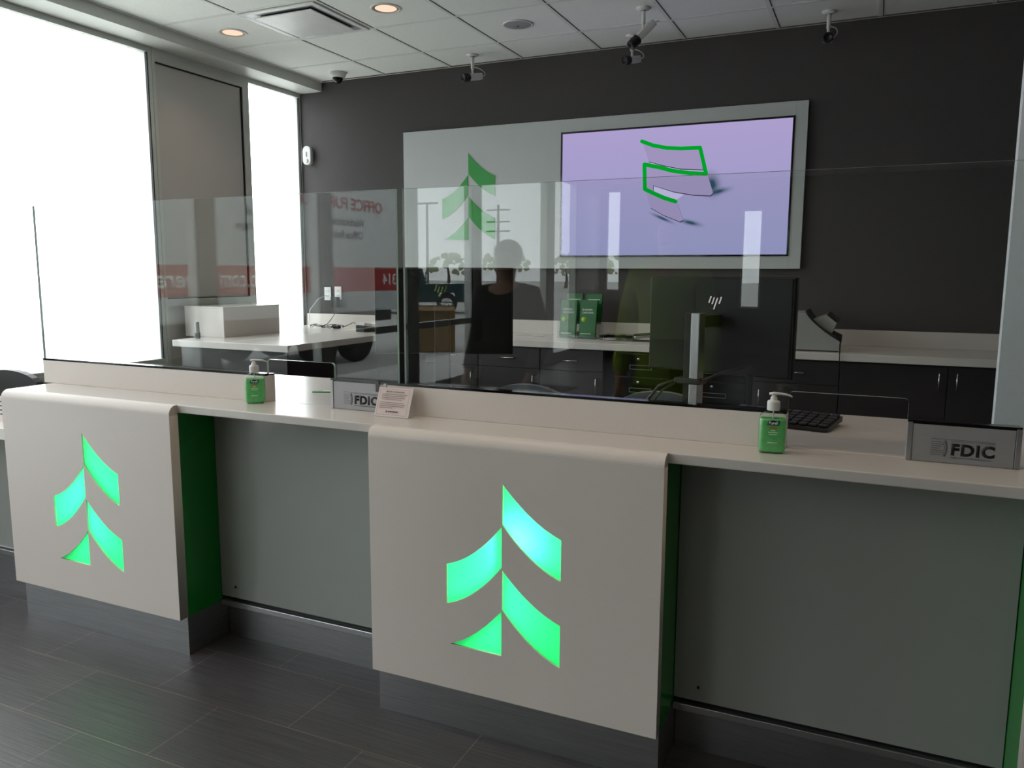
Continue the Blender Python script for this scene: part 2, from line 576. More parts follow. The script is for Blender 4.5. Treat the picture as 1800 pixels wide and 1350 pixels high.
# ceiling grid
T = .6096
gx, gy = -3.726, 5.221
b = MB()
x = gx - T
i = -1
while x < XR:
    if x > XW + .3:
        b.box(x - .012, x + .012, YF, YB, ZC - .004, ZC + .004)
    x += T
y = gy
while y > YF:
    b.box(XW + .229, XR, y - .012, y + .012, ZC - .0035, ZC + .0035)
    y -= T
b.box(XW + .229, XW + .255, YF, YB, ZC - .005, ZC + .003)
b.box(XW + .255, XR, YB - .02, YB, ZC - .005, ZC + .003)
struct('trim_4', b, MT['bar'])
b = MB()      # dark reveals beside the bars
x = gx
while x < XR:
    b.box(x + .012, x + .018, YF, YB - .02, ZC - .0015, ZC + .002); x += T
b.box(XW + .255, XR, YB - .028, YB - .02, ZC - .006, ZC + .001)
struct('trim_5', b, mat('ceiling_reveal', (92, 92, 88), .9))

# ------------------------------------------------------------------ ceiling fittings
def can_light(x, y, lab, power=1.1):
    t = thing('recessed_light', lab, 'ceiling light', (x, y, ZC), 0, 'recessed downlights')
    b = MB(); b.lathe([(.078, -.001), (.081, -.006), (.092, -.006), (.095, -.001), (.095, 0.0)], seg=40); obj('trim_ring', b, MT['whitep'], t)
    b = MB(); b.lathe([(.078, -.004), (.070, -.0036), (.066, -.003)], seg=40); obj('reflector', b, MT['warmrefl'], t)
    b = MB(); b.lathe([(.066, -.003), (.03, -.003), (0, -.003)], seg=40); obj('lens', b, MT['lamp'], t)
    ld = bpy.data.lights.new('downlight_lamp', 'AREA')
    ld.shape = 'DISK'; ld.size = .12; ld.energy = power; ld.color = (1.0, .78, .58); ld.spread = math.radians(120)
    lo = bpy.data.objects.new('downlight_lamp', ld)
    COL.objects.link(lo); lo.parent = t; lo.location = (0, 0, -.012)
    return t
can_light(gx - T / 2, gy - 1.5 * T, 'warm recessed downlight left of the square air diffuser')
can_light(gx + 1.5 * T, gy - 1.5 * T, 'warm recessed downlight right of the square air diffuser')
n = 0
for cy in (4.306, 1.868, -.57, -4.2):
    for cx in (-4.03, -1.59, -.37 if cy > 0 else .85, 2.07):
        if cy == 4.306 and cx < -2: continue
        can_light(cx, cy, 'warm recessed downlight overhead, outside the view of the photograph', 2.2)

t = thing('air_diffuser', 'square white ceiling air diffuser with a hanging centre plate', 'air vent', (gx + T / 2, gy - 1.5 * T, ZC))
b = MB()
h = .292
for q in [(-h, h, -h, -h + .035), (-h, h, h - .035, h), (-h, -h + .035, -h + .035, h - .035), (h - .035, h, -h + .035, h - .035)]:
    b.box(q[0], q[1], q[2], q[3], -.014, -.004, .003)
obj('frame', b, MT['whitep'], t)
b = MB()
w0, w1 = h - .034, h - .085
A = [(-w0, -w0), (w0, -w0), (w0, w0), (-w0, w0)]; B_ = [(-w1, -w1), (w1, -w1), (w1, w1), (-w1, w1)]
va = [b.bm.verts.new((p[0], p[1], -.013)) for p in A]; vb = [b.bm.verts.new((p[0], p[1], -.0045)) for p in B_]
for k in range(4): b.bm.faces.new([va[k], va[(k + 1) % 4], vb[(k + 1) % 4], vb[k]])
obj('throat', b, MT['alu'], t)
b = MB(); b.box(-w1, w1, -w1, w1, -.006, -.003); obj('duct_opening', b, MT['gloss'], t)
b = MB(); b.box(-.222, .222, -.222, .222, -.024, -.017, .003); obj('centre_plate', b, MT['whitep'], t)
for sx in (-1, 1):
    for sy in (-1, 1):
        b = MB(); b.tube([(sx * .17, sy * .17, -.017), (sx * .17, sy * .17, -.004)], .005, 8); obj('hanger', b, MT['alu'], t)

t = thing('ceiling_speaker', 'round pale ceiling speaker with a perforated grille', 'speaker', (gx + 2.5 * T, gy - .5 * T, ZC))
b = MB(); b.lathe([(.1, 0), (.1, -.006), (.092, -.008), (.086, -.005)], seg=48); obj('rim', b, MT['whitep'], t)
def grille():
    m = mat('speaker_grille', (150, 154, 156), .6)
    nt = m.node_tree
    v = nt.nodes.new('ShaderNodeTexVoronoi'); v.inputs['Scale'].default_value = 260
    r = nt.nodes.new('ShaderNodeValToRGB'); r.color_ramp.elements[0].position = .15; r.color_ramp.elements[0].color = (.05, .05, .05, 1)
    r.color_ramp.elements[1].position = .4; r.color_ramp.elements[1].color = lin((160, 163, 165)) + (1,)
    tcn = [n for n in nt.nodes if n.type == 'TEX_COORD'][0]
    nt.links.new(tcn.outputs['Object'], v.inputs['Vector']); nt.links.new(v.outputs['Distance'], r.inputs['Fac'])
    nt.links.new(r.outputs['Color'], nt.nodes['Principled BSDF'].inputs['Base Color'])
    return m
b = MB(); b.lathe([(.086, -.005), (.06, -.010), (0, -.012)], seg=48); obj('grille', b, grille(), t)
b = MB(); b.lathe([(.006, -.011), (.006, -.0135), (0, -.014)], seg=12); obj('indicator', b, MT['black'], t)

t = thing('dome_camera', 'small white dome camera with a dark glass eye at the left of the ceiling', 'security camera', (-4.04, 5.47, ZC))
b = MB(); b.lathe([(.065, 0), (.066, -.02), (.06, -.034), (.045, -.042), (.04, -.042)], seg=36); obj('housing', b, MT['whitep'], t)
b = MB(); b.lathe([(.041, -.04), (.04, -.055), (.03, -.073), (.015, -.083), (0, -.085)], seg=30); obj('dome', b, MT['gloss'], t)

def stalk_camera(loc, zc, dirv, lab, side=1, L=.13):
    """loc: ceiling point; zc: drop to the body; dirv: the way the lens looks"""
    t = thing('security_camera', lab, 'security camera', loc, 0, 'cameras on ceiling stalks')
    b = MB(); b.lathe([(.045, 0), (.045, -.004), (.036, -.011), (.018, -.016)], seg=28); obj('ceiling_plate', b, MT['whitep'], t)
    b = MB(); b.tube([(0, 0, -.01), (0, 0, -zc + .045)], .0125, 14); b.tube([(0, 0, -zc + .05), (0, 0, -zc + .015)], .008, 10); obj('stalk', b, MT['whitep'], t)
    d = Vector(dirv).normalized()
    q = d.to_track_quat('Z', 'Y').to_matrix()
    c = Vector((0, 0, -zc - .012))
    b = MB()
    rt = q
    b.box(-.027, .027, -.022, .022, -L * .62, L * .3, .006)
    b.xf(Matrix.Translation(c) @ q.to_4x4())
    obj('camera_body', b, MT['whitep'], t)
    b = MB()
    b.lathe([(.0, L * .3), (.026, L * .3), (.031, L * .33), (.031, L * .56), (.027, L * .58), (.031, L * .6), (.031, L * .74), (.02, L * .75), (.018, L * .70), (0, L * .70)], seg=26)
    b.xf(Matrix.Translation(c) @ q.to_4x4())
    obj('lens', b, MT['black'], t)
    back = c - d * L * .6
    b = MB()
    p0 = Vector((0.014, 0, -.09)); p3 = back
    sx = Vector((side * .07, .0, 0))
    pts = []
    for k in range(13):
        s = k / 12
        P0, P1, P2, P3 = p0, p0 + sx * .8 + Vector((0, 0, -.01)), p3 + sx * .9 - d * .03, p3
        pts.append(P0 * (1 - s) ** 3 + P1 * 3 * s * (1 - s) ** 2 + P2 * 3 * s * s * (1 - s) + P3 * s ** 3)
    b.tube(pts, .0035, 8); obj('cable', b, MT['whitep'], t)
    return t
stalk_camera((-2.803, 5.44, ZC), .145, (-.42, -1.0, -.22), 'small stalk camera left of the wall sign logo, seen side on with a white cable')
stalk_camera((-1.594, 5.45, ZC), .145, (-.30, -1.0, -.25), 'dark lensed stalk camera behind the long silver camera', 1)
stalk_camera((-1.375, 4.93, ZC), .135, (-.75, -.55, -.95), 'long silver camera tilted steeply down, nearest of the ceiling stalk cameras', 1, .15)
stalk_camera((-.354, 5.45, ZC), .145, (.05, -1.0, -.2), 'rightmost stalk camera, facing forward over the television end')

# ------------------------------------------------------------------ wall sign and television
def qb(p0, p1, c, n=12):
    return [((1 - t) ** 2 * p0[0] + 2 * t * (1 - t) * c[0] + t * t * p1[0], (1 - t) ** 2 * p0[1] + 2 * t * (1 - t) * c[1] + t * t * p1[1]) for t in [k / n for k in range(n + 1)]]
def arc_edge(p0, p1, sag):
    m = ((p0[0] + p1[0]) / 2, (p0[1] + p1[1]) / 2 - sag)
    return qb(p0, p1, m)
def logo_polys():
    """four leaves of the tree mark, apex at (0, 0), about 0.52 tall"""
    P = []
    for (a, bb, c, d) in [((0, 0), (.181, -.140), (.181, -.261), (0, -.121)), ((0, -.257), (.181, -.391), (.181, -.518), (0, -.377))]:
        P.append(arc_edge(a, bb, .036) + arc_edge(c, d, .040))
    P.append(arc_edge((-.002, -.127), (-.184, -.266), .046) + arc_edge((-.184, -.390), (-.002, -.249), .046))
    P.append(arc_edge((-.002, -.382), (-.172, -.516), .034) + [(-.002, -.520)])
    return P
t = thing('wall_sign', 'long white wall panel with a green tree logo and a television set in it', 'sign', (-2.0, YB, 1.445))
b = MB()
x0, x1, z0, z1 = -3.538, -.46, 1.447, 2.53
tx0, tx1, tz0, tz1 = -2.173, -.539, 1.531, 2.438
b.box(x0, tx0, YB - .042, YB - .004, z0, z1, .002); b.box(tx1, x1, YB - .042, YB - .004, z0, z1, .002)
b.box(tx0, tx1, YB - .042, YB - .004, z0, tz0); b.box(tx0, tx1, YB - .042, YB - .004, tz1, z1)
obj('sign_panel', b, MT['sign'], t, world=True)
for poly in logo_polys():
    b = MB(); b.prism([(-2.945 + u * 1.277, 2.334 + v * 1.277) for u, v in poly], 'y', YB - .046, YB - .042)
    obj('logo_leaf', b, MT['logo'], t, world=True)
t = thing('television', 'wide flat television showing green outlined cards on a lilac picture', 'television', (-1.356, YB, tz0))
b = MB()
for q in [(tx0, tx0 + .012, tz0, tz1), (tx1 - .012, tx1, tz0, tz1), (tx0 + .012, tx1 - .012, tz0, tz0 + .012), (tx0 + .012, tx1 - .012, tz1 - .012, tz1)]:
    b.box(q[0] + .0005, q[1] - .0005, YB - .05, YB - .005, q[2], q[3])
obj('bezel', b, MT['gloss'], t, world=True)
b = MB(); b.box(tx0 + .0125, tx1 - .0125, YB - .042, YB - .01, tz0 + .0125, tz1 - .0125)
scr = obj('screen', b, MT['screen'], None)
scr.parent = t; scr.matrix_parent_inverse = Matrix.Translation(-Vector(t.location))
ORIG[scr.name] = Vector((0, 0, 0))
Y0 = YB - .0425
def gfx(pts, y, m):
    bb = MB(); bb.prism(pts, 'y', y - .0006, y); return obj('picture_shape', bb, m, scr)
c1 = [(-1.557, 2.333), (-1.479, 2.298), (-1.38, 2.275), (-1.283, 2.265), (-1.154, 2.264), (-1.126, 2.122), (-1.279, 2.136), (-1.401, 2.164), (-1.507, 2.196)]
c2 = [(-1.53, 2.168), (-1.425, 2.139), (-1.339, 2.113), (-1.217, 2.094), (-1.092, 2.086), (-1.05, 1.961), (-1.069, 1.946), (-1.188, 1.955), (-1.322, 1.981), (-1.471, 2.03), (-1.47, 1.986), (-1.521, 2.006)]
c3 = [(-1.523, 1.991), (-1.394, 1.936), (-1.295, 1.906), (-1.25, 1.784), (-1.273, 1.774), (-1.391, 1.822), (-1.486, 1.876)]
def off(pts, dx, dz): return [(p[0] + dx, p[1] + dz) for p in pts]
for c in (c1, c2, c3): gfx(off(c, .003, -.006), Y0, MT['sline'])
gfx([(-1.50, 2.19), (-1.40, 2.158), (-1.28, 2.130), (-1.128, 2.116), (-1.11, 2.10), (-1.217, 2.103), (-1.339, 2.125), (-1.43, 2.152), (-1.50, 2.172)], Y0, MT['swhite'])
gfx([(-1.466, 2.026), (-1.322, 1.976), (-1.25, 1.96), (-1.30, 1.925), (-1.394, 1.95), (-1.466, 1.985)], Y0, MT['swhite'])
for c in (c1, c2, c3): gfx(c, Y0 - .001, MT['scard'])
def stroke(pts, w):
    bb = MB()
    for k in range(len(pts) - 1):
        a, c = Vector(pts[k]), Vector(pts[k + 1])
        d = (c - a).normalized(); nn = Vector((-d.y, d.x)) * w / 2
        bb.prism([tuple(a + nn), tuple(a - nn), tuple(c - nn), tuple(c + nn)], 'y', Y0 - .003, Y0 - .002)
    for p in pts:
        bb.prism([(p[0] + w / 2 * math.cos(q * math.pi / 6), p[1] + w / 2 * math.sin(q * math.pi / 6)) for q in range(12)], 'y', Y0 - .0031, Y0 - .0021)
    obj('picture_outline', bb, MT['sgreen'], scr)
stroke([(-1.561, 2.338), (-1.48, 2.305), (-1.381, 2.282), (-1.283, 2.272), (-1.15, 2.270), (-1.102, 2.093)], .026)
stroke([(-1.102, 2.093), (-1.217, 2.103), (-1.339, 2.125), (-1.425, 2.151), (-1.538, 2.178), (-1.53, 2.006), (-1.47, 1.977), (-1.394, 1.942), (-1.308, 1.913)], .028)

# ------------------------------------------------------------------ back counter and its cabinets
ZK = .946
YK = 5.05
t = thing('back_worktop', 'white L-shaped worktop with backsplash along the dark wall and a return by the windows', 'worktop', (-1.8, 5.4, ZK - .045))
b = MB()
b.box(XW + .02, 1.3, YK, YB - .001, ZK - .045, ZK, .003)
obj('top', b, MT['solid'], t, world=True)
b = MB(); b.box(-4.37, -3.37, 3.97, YK, ZK - .045, ZK, .003); obj('return_top', b, MT['solid'], t, world=True)
t = thing('backsplash', 'white backsplash strip standing on the back worktop against the dark wall', 'backsplash', (-1.8, YB - .02, ZK))
b = MB(); b.box(XW + .02, 1.3, YB - .022, YB - .001, ZK, ZK + .105, .002); obj('splash_board', b, MT['solid'], t, world=True)

def pull(parent, x, z, L, horiz, y, off_=.03):
    b = MB()
    if horiz:
        b.tube([(x, y, z), (x, y - off_, z), (x + L, y - off_, z), (x + L, y, z)], .005, 8)
    else:
        b.tube([(x, y, z), (x, y - off_, z), (x, y - off_, z + L), (x, y, z + L)], .005, 8)
    obj('handle', b, MT['pull'], parent, world=True)

def base_cabinet(x0, x1, lab, drawer=True, doors=1, hp=None, ydep=YK + .03):
    t = thing('base_cabinet', lab, 'cabinet', ((x0 + x1) / 2, ydep + .3, 0), 0, 'dark base cabinets under the back worktop')
    b = MB(); b.box(x0 + .001, x1 - .001, ydep + .02, YB - .02, .1, ZK - .047); b.box(x0 + .001, x1 - .001, ydep + .08, YB - .02, 0, .1)
    obj('body', b, MT['cab'], t, world=True)
    zt = ZK - .055
    zd = .745
    if drawer:
        b = MB(); b.box(x0 + .003, x1 - .003, ydep, ydep + .019, zd + .004, zt, .0015)
        d = obj('drawer_front', b, MT['cab'], t, world=True)
        pull(d, (x0 + x1) / 2 - .05, (zd + zt) / 2, .1, True, ydep)
    else: zd = zt
    w = (x1 - x0) / doors
    for k in range(doors):
        b = MB(); b.box(x0 + k * w + .003, x0 + (k + 1) * w - .003, ydep, ydep + .019, .11, zd, .0015)
        d = obj('door', b, MT['cab'], t, world=True)
        side = (hp[k] if hp else 'r')
        hx = x0 + (k + 1) * w - .045 if side == 'r' else x0 + k * w + .045
        pull(d, hx, (.60 if drawer else .755), .1, False, ydep)
    return t
base_cabinet(-3.02, -2.58, 'dark base cabinet behind the left monitor with drawer over door', hp='r')
base_cabinet(-2.58, -2.095, 'dark drawer and door cabinet left of the seam under the green brochures', hp='r')
base_cabinet(-2.095, -1.632, 'dark drawer and door cabinet under the green brochures', hp='r')
base_cabinet(-.66, -.159, 'dark drawer and door cabinet below the grey desktop machine', hp='l')
base_cabinet(-.159, .98, 'wide dark two door cabinet beside the white partition', drawer=False, doors=2, hp='rl')

def file_pedestal(x0, x1, lab, y=YK + .05):
    t = thing('file_pedestal', lab, 'file cabinet', ((x0 + x1) / 2, y + .25, 0), 0, 'file pedestals under the back worktop')
    b = MB(); b.box(x0, x1, y + .02, YB - .03, .03, .885, .003); obj('body', b, MT['black'], t, world=True)
    for (z0, z1) in ((.73, .878), (.39, .724), (.05, .384)):
        b = MB(); b.box(x0 + .004, x1 - .004, y, y + .019, z0, z1, .002); d = obj('drawer_front', b, MT['gloss'], t, world=True)
        b = MB(); b.lathe([(.010, 0), (.010, .004), (.007, .007), (0, .007)], seg=16, rot=Matrix.Rotation(math.radians(90), 3, 'X'))
        b.xf(Matrix.Translation(((x0 + x1) / 2 - .02, y, z1 - .03))); obj('lock', b, MT['chrome'], d, world=True)
        b = MB()
        xa, xb, za, zb = (x0 + x1) / 2 - .08, (x0 + x1) / 2 + .07, z1 - .1, z1 - .07
        for q in [(xa, xb, za, za + .003), (xa, xb, zb - .003, zb), (xa, xa + .003, za + .003, zb - .003), (xb - .003, xb, za + .003, zb - .003)]:
            b.box(q[0], q[1], y - .002, y, q[2], q[3])
        obj('label_frame', b, MT['galv'], d, world=True)
file_pedestal(-1.56, -1.19, 'black file pedestal with keyed drawers left of the right monitor')
file_pedestal(-1.08, -.70, 'black file pedestal with keyed drawers behind the right monitor post')

t = thing('return_cabinet', 'dark panelled cabinet under the window end of the worktop return', 'cabinet', (-3.87, 4.5, 0))
b = MB(); b.box(-4.31, -3.43, 4.03, 5.03, .02, ZK - .047); obj('body', b, MT['cab'], t, world=True)
b = MB(); b.box(-4.33, -3.41, 4.008, 4.028, .02, ZK - .047, .002); obj('front_panel', b, MT['cab'], t, world=True)
b = MB(); b.box(-3.428, -3.41, 4.03, 5.03, .02, ZK - .047, .002); obj('end_panel', b, MT['cab'], t, world=True)

# white box on the return
t = thing('white_box', 'plain white box standing on the worktop return by the windows', 'box', (-4.36, 4.56, ZK))
b = MB(); b.box(-4.55, -4.18, 4.26, 4.84, ZK, ZK + .212, .002); obj('casing', b, MT['solid'], t, world=True)
b = MB(); b.box(-4.552, -4.178, 4.258, 4.842, ZK + .206, ZK + .218, .003); obj('lid', b, MT['solid'], t, world=True)

t = thing('pocket_clicker', 'small dark grey canister standing before the white box', 'canister', (-4.29, 4.12, ZK))
b = MB(); b.lathe([(0, 0), (.017, 0), (.019, .004), (.019, .045), (.017, .05), (.016, .052), (.016, .112), (.014, .117), (0, .117)], seg=20); obj('body', b, MT['galv'], t)
b = MB(); b.lathe([(.0195, .008), (.0195, .04)], seg=20); obj('band', b, MT['black'], t)

# outlets
def outlet(x, z, lab, jack=False):
    t = thing('wall_outlet', lab, 'outlet', (x, YB, z), 0, 'outlets on the dark wall')
    b = MB(); b.box(-.036, .036, -.007, 0, -.057, .057, .003); obj('cover_plate', b, MT['whitep'], t)
    for s in (-1, 1):
        b = MB(); b.box(-.017, .017, -.009, -.006, s * .022 - .014, s * .022 + .014, .002)
        k = obj('socket', b, MT['whitep'], t)
        b = MB(); b.box(-.008, -.005, -.0098, -.0088, s * .022 - .005, s * .022 + .006); b.box(.005, .008, -.0098, -.0088, s * .022 - .005, s * .022 + .006)
        obj('slots', b, MT['black'], k)
outlet(-4.357, 1.226, 'left white wall plate with a pale cord')
outlet(-4.247, 1.232, 'right white wall plate with the black charger')
t = thing('power_adapter', 'black plug-in charger hanging from the right wall plate', 'charger', (-4.257, YB - .01, 1.155))
b = MB(); b.box(-.033, .033, -.05, -.0, -.045, .045, .006); obj('body', b, MT['black'], t)
b = MB(); b.tube([(.008, -.03, -.045), (.005, -.03, -.09), (-.03, -.05, -.15), (-.055, -.08, -.195), (-.06, -.14, -.205)], .0025, 8); obj('cord', b, MT['copper'], t)
t = thing('pale_cable', 'thin white cord looping from the left wall plate to the worktop', 'cord', (-4.37, YB - .01, 1.21))
b = MB(); b.tube([(0, -.002, 0), (-.05, -.05, -.03), (-.10, -.10, -.12), (-.11, -.12, -.26), (-.08, -.14, -.2605), (0, -.2, -.2605), (.06, -.16, -.2605), (.02, -.1, -.2605)], .003, 8); obj('cable_run', b, MT['whitep'], t)
t = thing('cable_tangle', 'black cable tangle on the worktop under the wall plates', 'cable', (-4.18, 5.40, ZK + .004))
b = MB()
pts = [(-.16 + .32 * k / 60 + .03 * math.sin(k * .9), .05 * math.sin(k * .55), .004 + .012 * (1 + math.sin(k * .7))) for k in range(61)]
b.tube(pts, .003, 6); b.tube([(.16, 0, .01), (.2, .02, .02), (.26, .04, .05), (.32, .0, .04), (.40, -.05, .008)], .003, 6); obj('cable_run', b, MT['copper'], t)
b = MB(); b.box(.09, .15, -.02, .02, -.003, .02, .006); obj('ferrite', b, MT['black'], t)

# card terminal on the corner of the worktop
t = thing('card_terminal', 'pale wedge shaped terminal with dark base on the worktop corner', 'terminal', (-3.64, 5.27, ZK), math.radians(-15))
b = MB(); b.prism([(-.10, 0), (.10, 0), (.10, .018), (-.10, .055)], 'x', -.05, .05); obj('base', b, MT['black'], t)
b = MB(); b.prism([(-.10, .052), (.10, .019), (.10, .034), (-.10, .075)], 'x', -.052, .052); k = obj('casing', b, MT['whitep'], t)
b = MB()
for i in range(3):
    for j in range(4):
        b.box(-.035 + i * .025, -.018 + i * .025, -.005 + j * .022, .008 + j * .022, .050 - j * .0042, .060 - j * .0042)
obj('keypad', b, MT['beige'], k)

# brochures in a clear stepped rack
t = thing('brochure_rack', 'clear stepped rack holding the four green brochure stacks', 'rack', (-1.93, 5.43, ZK))
b = MB()
for sx in (-.15, -.002, .146):
    b.prism([(-.06, 0), (.10, 0), (.10, .22), (.03, .22), (.03, .12), (-.06, .12)], 'x', sx, sx + .003)
b.box(-.15, .149, -.06, .10, 0, .003); b.box(-.15, .149, .026, .029, 0, .16); b.box(-.15, .149, -.064, -.061, 0, .05)
obj('rack_body', b, MT['bottle'], t)
def brochure(x, y, z0, h, lab, txt):
    t = thing('brochure_stack', lab, 'brochures', (x, y, ZK), 0, 'green brochures in the clear rack')
    rot = Matrix.Rotation(math.radians(-9), 3, 'X')
    b = MB(); b.box(-.062, .062, -.010, .010, z0, z0 + h, .001); b.xf(Matrix.Translation((0, 0, z0)) @ rot.to_4x4() @ Matrix.Translation((0, 0, -z0)))
    obj('paper_stack', b, MT['broch'], t)
    X = Matrix.Translation((0, 0, z0)) @ rot.to_4x4() @ Matrix.Translation((0, 0, -z0))
    if txt:
        for k, s in enumerate(txt):
            b = text_mb(s, -.045, z0 + h - .075 - k * .022, .085 - .01 * (k == 0), .013, -.0102, .0006, .02); b.xf(X); obj('lettering', b, MT['wtxt'], t)
        b = MB(); b.lathe([(.019, 0), (.019, .0008), (0, .0008)], seg=24, rot=Matrix.Rotation(math.radians(90), 3, 'X')); b.xf(X @ Matrix.Translation((-.03, -.0102, z0 + h - .14))); obj('round_badge', b, MT['lime'], t)
        b = MB(); b.box(-.05, .03, -.011, -.0102, z0 + .025, z0 + .031); b.xf(X); obj('footer_print', b, MT['wtxt'], t)
    else:
        b = MB(); b.box(-.045, .045, -.011, -.0102, z0 + h - .045, z0 + h - .041); b.xf(X); obj('footer_print', b, MT['wtxt'], t)
brochure(-2.008, 5.39, .006, .27, 'front left green brochure stack headed CHECKING ACCOUNTS', ['CHECKING', 'ACCOUNTS'])
brochure(-1.858, 5.39, .006, .27, 'front right green brochure stack headed BUSINESS CHECKING', ['BUSINESS', 'CHECKING'])
brochure(-1.995, 5.475, .10, .22, 'rear left green brochure stack rising behind the front row', None)
brochure(-1.845, 5.475, .10, .22, 'rear right green brochure stack rising behind the front row', None)

t = thing('paper_sheet', 'printed sheet lying flat on the worktop left of the brochures', 'paper', (-2.33, 5.42, ZK))
b = MB(); b.box(-.11, .11, -.07, .07, 0, .0015); obj('sheet', b, MT['paper'], t)
b = MB()
for q in [(-.07, .07, -.045, -.042), (-.07, .07, .042, .045), (-.07, -.067, -.042, .042), (.067, .07, -.042, .042)]: b.box(q[0], q[1], q[2], q[3], .0015, .0019)
obj('printed_border', b, MT['ink'], t)
t = thing('slip_tray', 'low clear slip tray with compartments right of the brochures', 'tray', (-1.62, 5.42, ZK))
b = MB(); b.box(-.12, .12, -.11, .11, 0, .004)
for k in range(5): b.box(-.12, .12, -.11 + k * .054, -.107 + k * .054, .004, .035)
for sx in (-.12, 0, .117): b.box(sx, sx + .003, -.11, .11, .004, .035)
obj('tray_body', b, MT['bottle'], t)
for k in range(3):
    b = MB(); b.box(-.1, -.01, -.1 + k * .054, -.065 + k * .054, .0045, .009); obj('paper_slips', b, MT['paper'], t)
t = thing('stapler', 'black and chrome stapler by the edge of the right monitor', 'stapler', (-1.42, 5.34, ZK), math.radians(3))
b = MB(); b.box(-.08, .08, -.018, .018, 0, .010, .003); obj('base', b, MT['black'], t)
b = MB(); b.box(-.07, .075, -.012, .012, .026, .042, .004, rot=Matrix.Rotation(math.radians(-5), 3, 'Y')); obj('magazine', b, MT['chrome'], t)
b = MB(); b.box(-.08, .078, -.015, .015, .042, .058, .006, rot=Matrix.Rotation(math.radians(-5), 3, 'Y')); obj('arm', b, MT['black'], t)
b = MB(); b.box(.055, .08, -.012, .012, .008, .046, .003); obj('hinge', b, MT['black'], t)

# desktop cheque machine
t = thing('cheque_scanner', 'large pale grey desktop machine with an angled paper hood', 'office machine', (-.33, 5.3, ZK))
prof = [(-.62, 0), (-.172, 0), (-.168, .055), (-.215, .085), (-.26, .115), (-.31, .155), (-.345, .19), (-.372, .225), (-.62, .228)]
b = MB(); b.prism([(p[0], ZK + .008 + p[1]) for p in prof], 'y', 5.13, 5.44); obj('casing', b, MT['beige'], t, world=True)
b = MB(); b.box(-.61, -.18, 5.14, 5.43, ZK, ZK + .008); obj('foot', b, MT['black'], t, world=True)
b = MB()
tr = [(-.172, .058), (-.215, .085), (-.26, .115), (-.31, .155), (-.345, .19), (-.374, .232)]
b.prism([(p[0], ZK + .012 + p[1]) for p in tr] + [(p[0] + .006, ZK + .016 + p[1]) for p in tr[::-1]], 'y', 5.125, 5.445); obj('paper_slot', b, MT['black'], t, world=True)
b = MB(); b.prism([(-.335, ZK + .19), (-.255, ZK + .222), (-.195, ZK + .175), (-.218, ZK + .112), (-.262, ZK + .132)], 'y', 5.16, 5.42); obj('paper_hood', b, MT['beige'], t, world=True)
b = MB(); b.prism([(-.25, ZK + .226), (-.243, ZK + .232), (-.185, ZK + .182), (-.192, ZK + .176)], 'y', 5.16, 5.42); obj('hood_edge', b, MT['black'], t, world=True)
b = MB(); b.prism([(-.232, ZK + .108), (-.225, ZK + .115), (-.165, ZK + .085), (-.172, ZK + .073)], 'y', 5.13, 5.42); obj('output_lip', b, MT['black'], t, world=True)
b = MB(); b.tube([(-.163, 5.15, ZK + .08), (-.168, 5.10, ZK + .05), (-.165, 5.04, ZK + .01), (-.163, 5.035, ZK - .03), (-.160, 5.033, ZK - .18)], .003, 8); obj('power_cable', b, MT['copper'], t, world=True)

# motion sensor
t = thing('motion_sensor', 'small white motion sensor on the dark wall by the window corner', 'sensor', (-4.512, YB, 2.405))
b = MB()
hw, hh = .04, .078
pts = [(hw * math.cos(a), hh - hw + hw * math.sin(a)) for a in [math.pi * k / 12 for k in range(13)]] + [(-hw * math.cos(a), -(hh - hw) - hw * math.sin(a)) for a in [math.pi * k / 12 for k in range(13)]]
b.prism(pts, 'y', -.045, 0, smooth=True); obj('housing', b, MT['whitep'], t)
b = MB(); b.box(-.006, .006, -.047, -.045, -.01, .03, .002); obj('lens_slot', b, MT['beige'], t)
b = MB(); b.lathe([(.02, 0), (.02, .003), (.016, .006), (0, .007)], seg=20, rot=Matrix.Rotation(math.radians(90), 3, 'X')); b.xf(Matrix.Translation((0, -.045, -.045))); obj('lens', b, MT['whitep'], t)

# ------------------------------------------------------------------ teller counter
YP, YS, YL, YG_ = 1.986, 2.025, 2.023, 2.192
ZB = .15
PODS = [(-3.132, -2.222, 'left', -2.678, .806), (-1.387, -.467, 'centre', -.931, .811), (.368, 1.285, 'right', .826, .811)]

def slab_with_holes(x0, x1, z0, z1, polys, y0, y1):
    cu = bpy.data.curves.new('slab', 'CURVE')
    cu.dimensions = '2D'
    cu.fill_mode = 'BOTH'
    cu.extrude = (y1 - y0) / 2
    def add(pts):
        sp = cu.splines.new('POLY'); sp.points.add(len(pts) - 1)
        for p, q in zip(sp.points, pts): p.co = (q[0], q[1], 0, 1)
        sp.use_cyclic_u = True
    add([(x0, z0), (x1, z0), (x1, z1), (x0, z1)])
    for p in polys: add(p)
    me = curve_mesh(cu)
    b = MB(); b.mesh(me)
    for v in b.bm.verts: v.co = (v.co.x, (y0 + y1) / 2 - v.co.z, v.co.y)
    return b

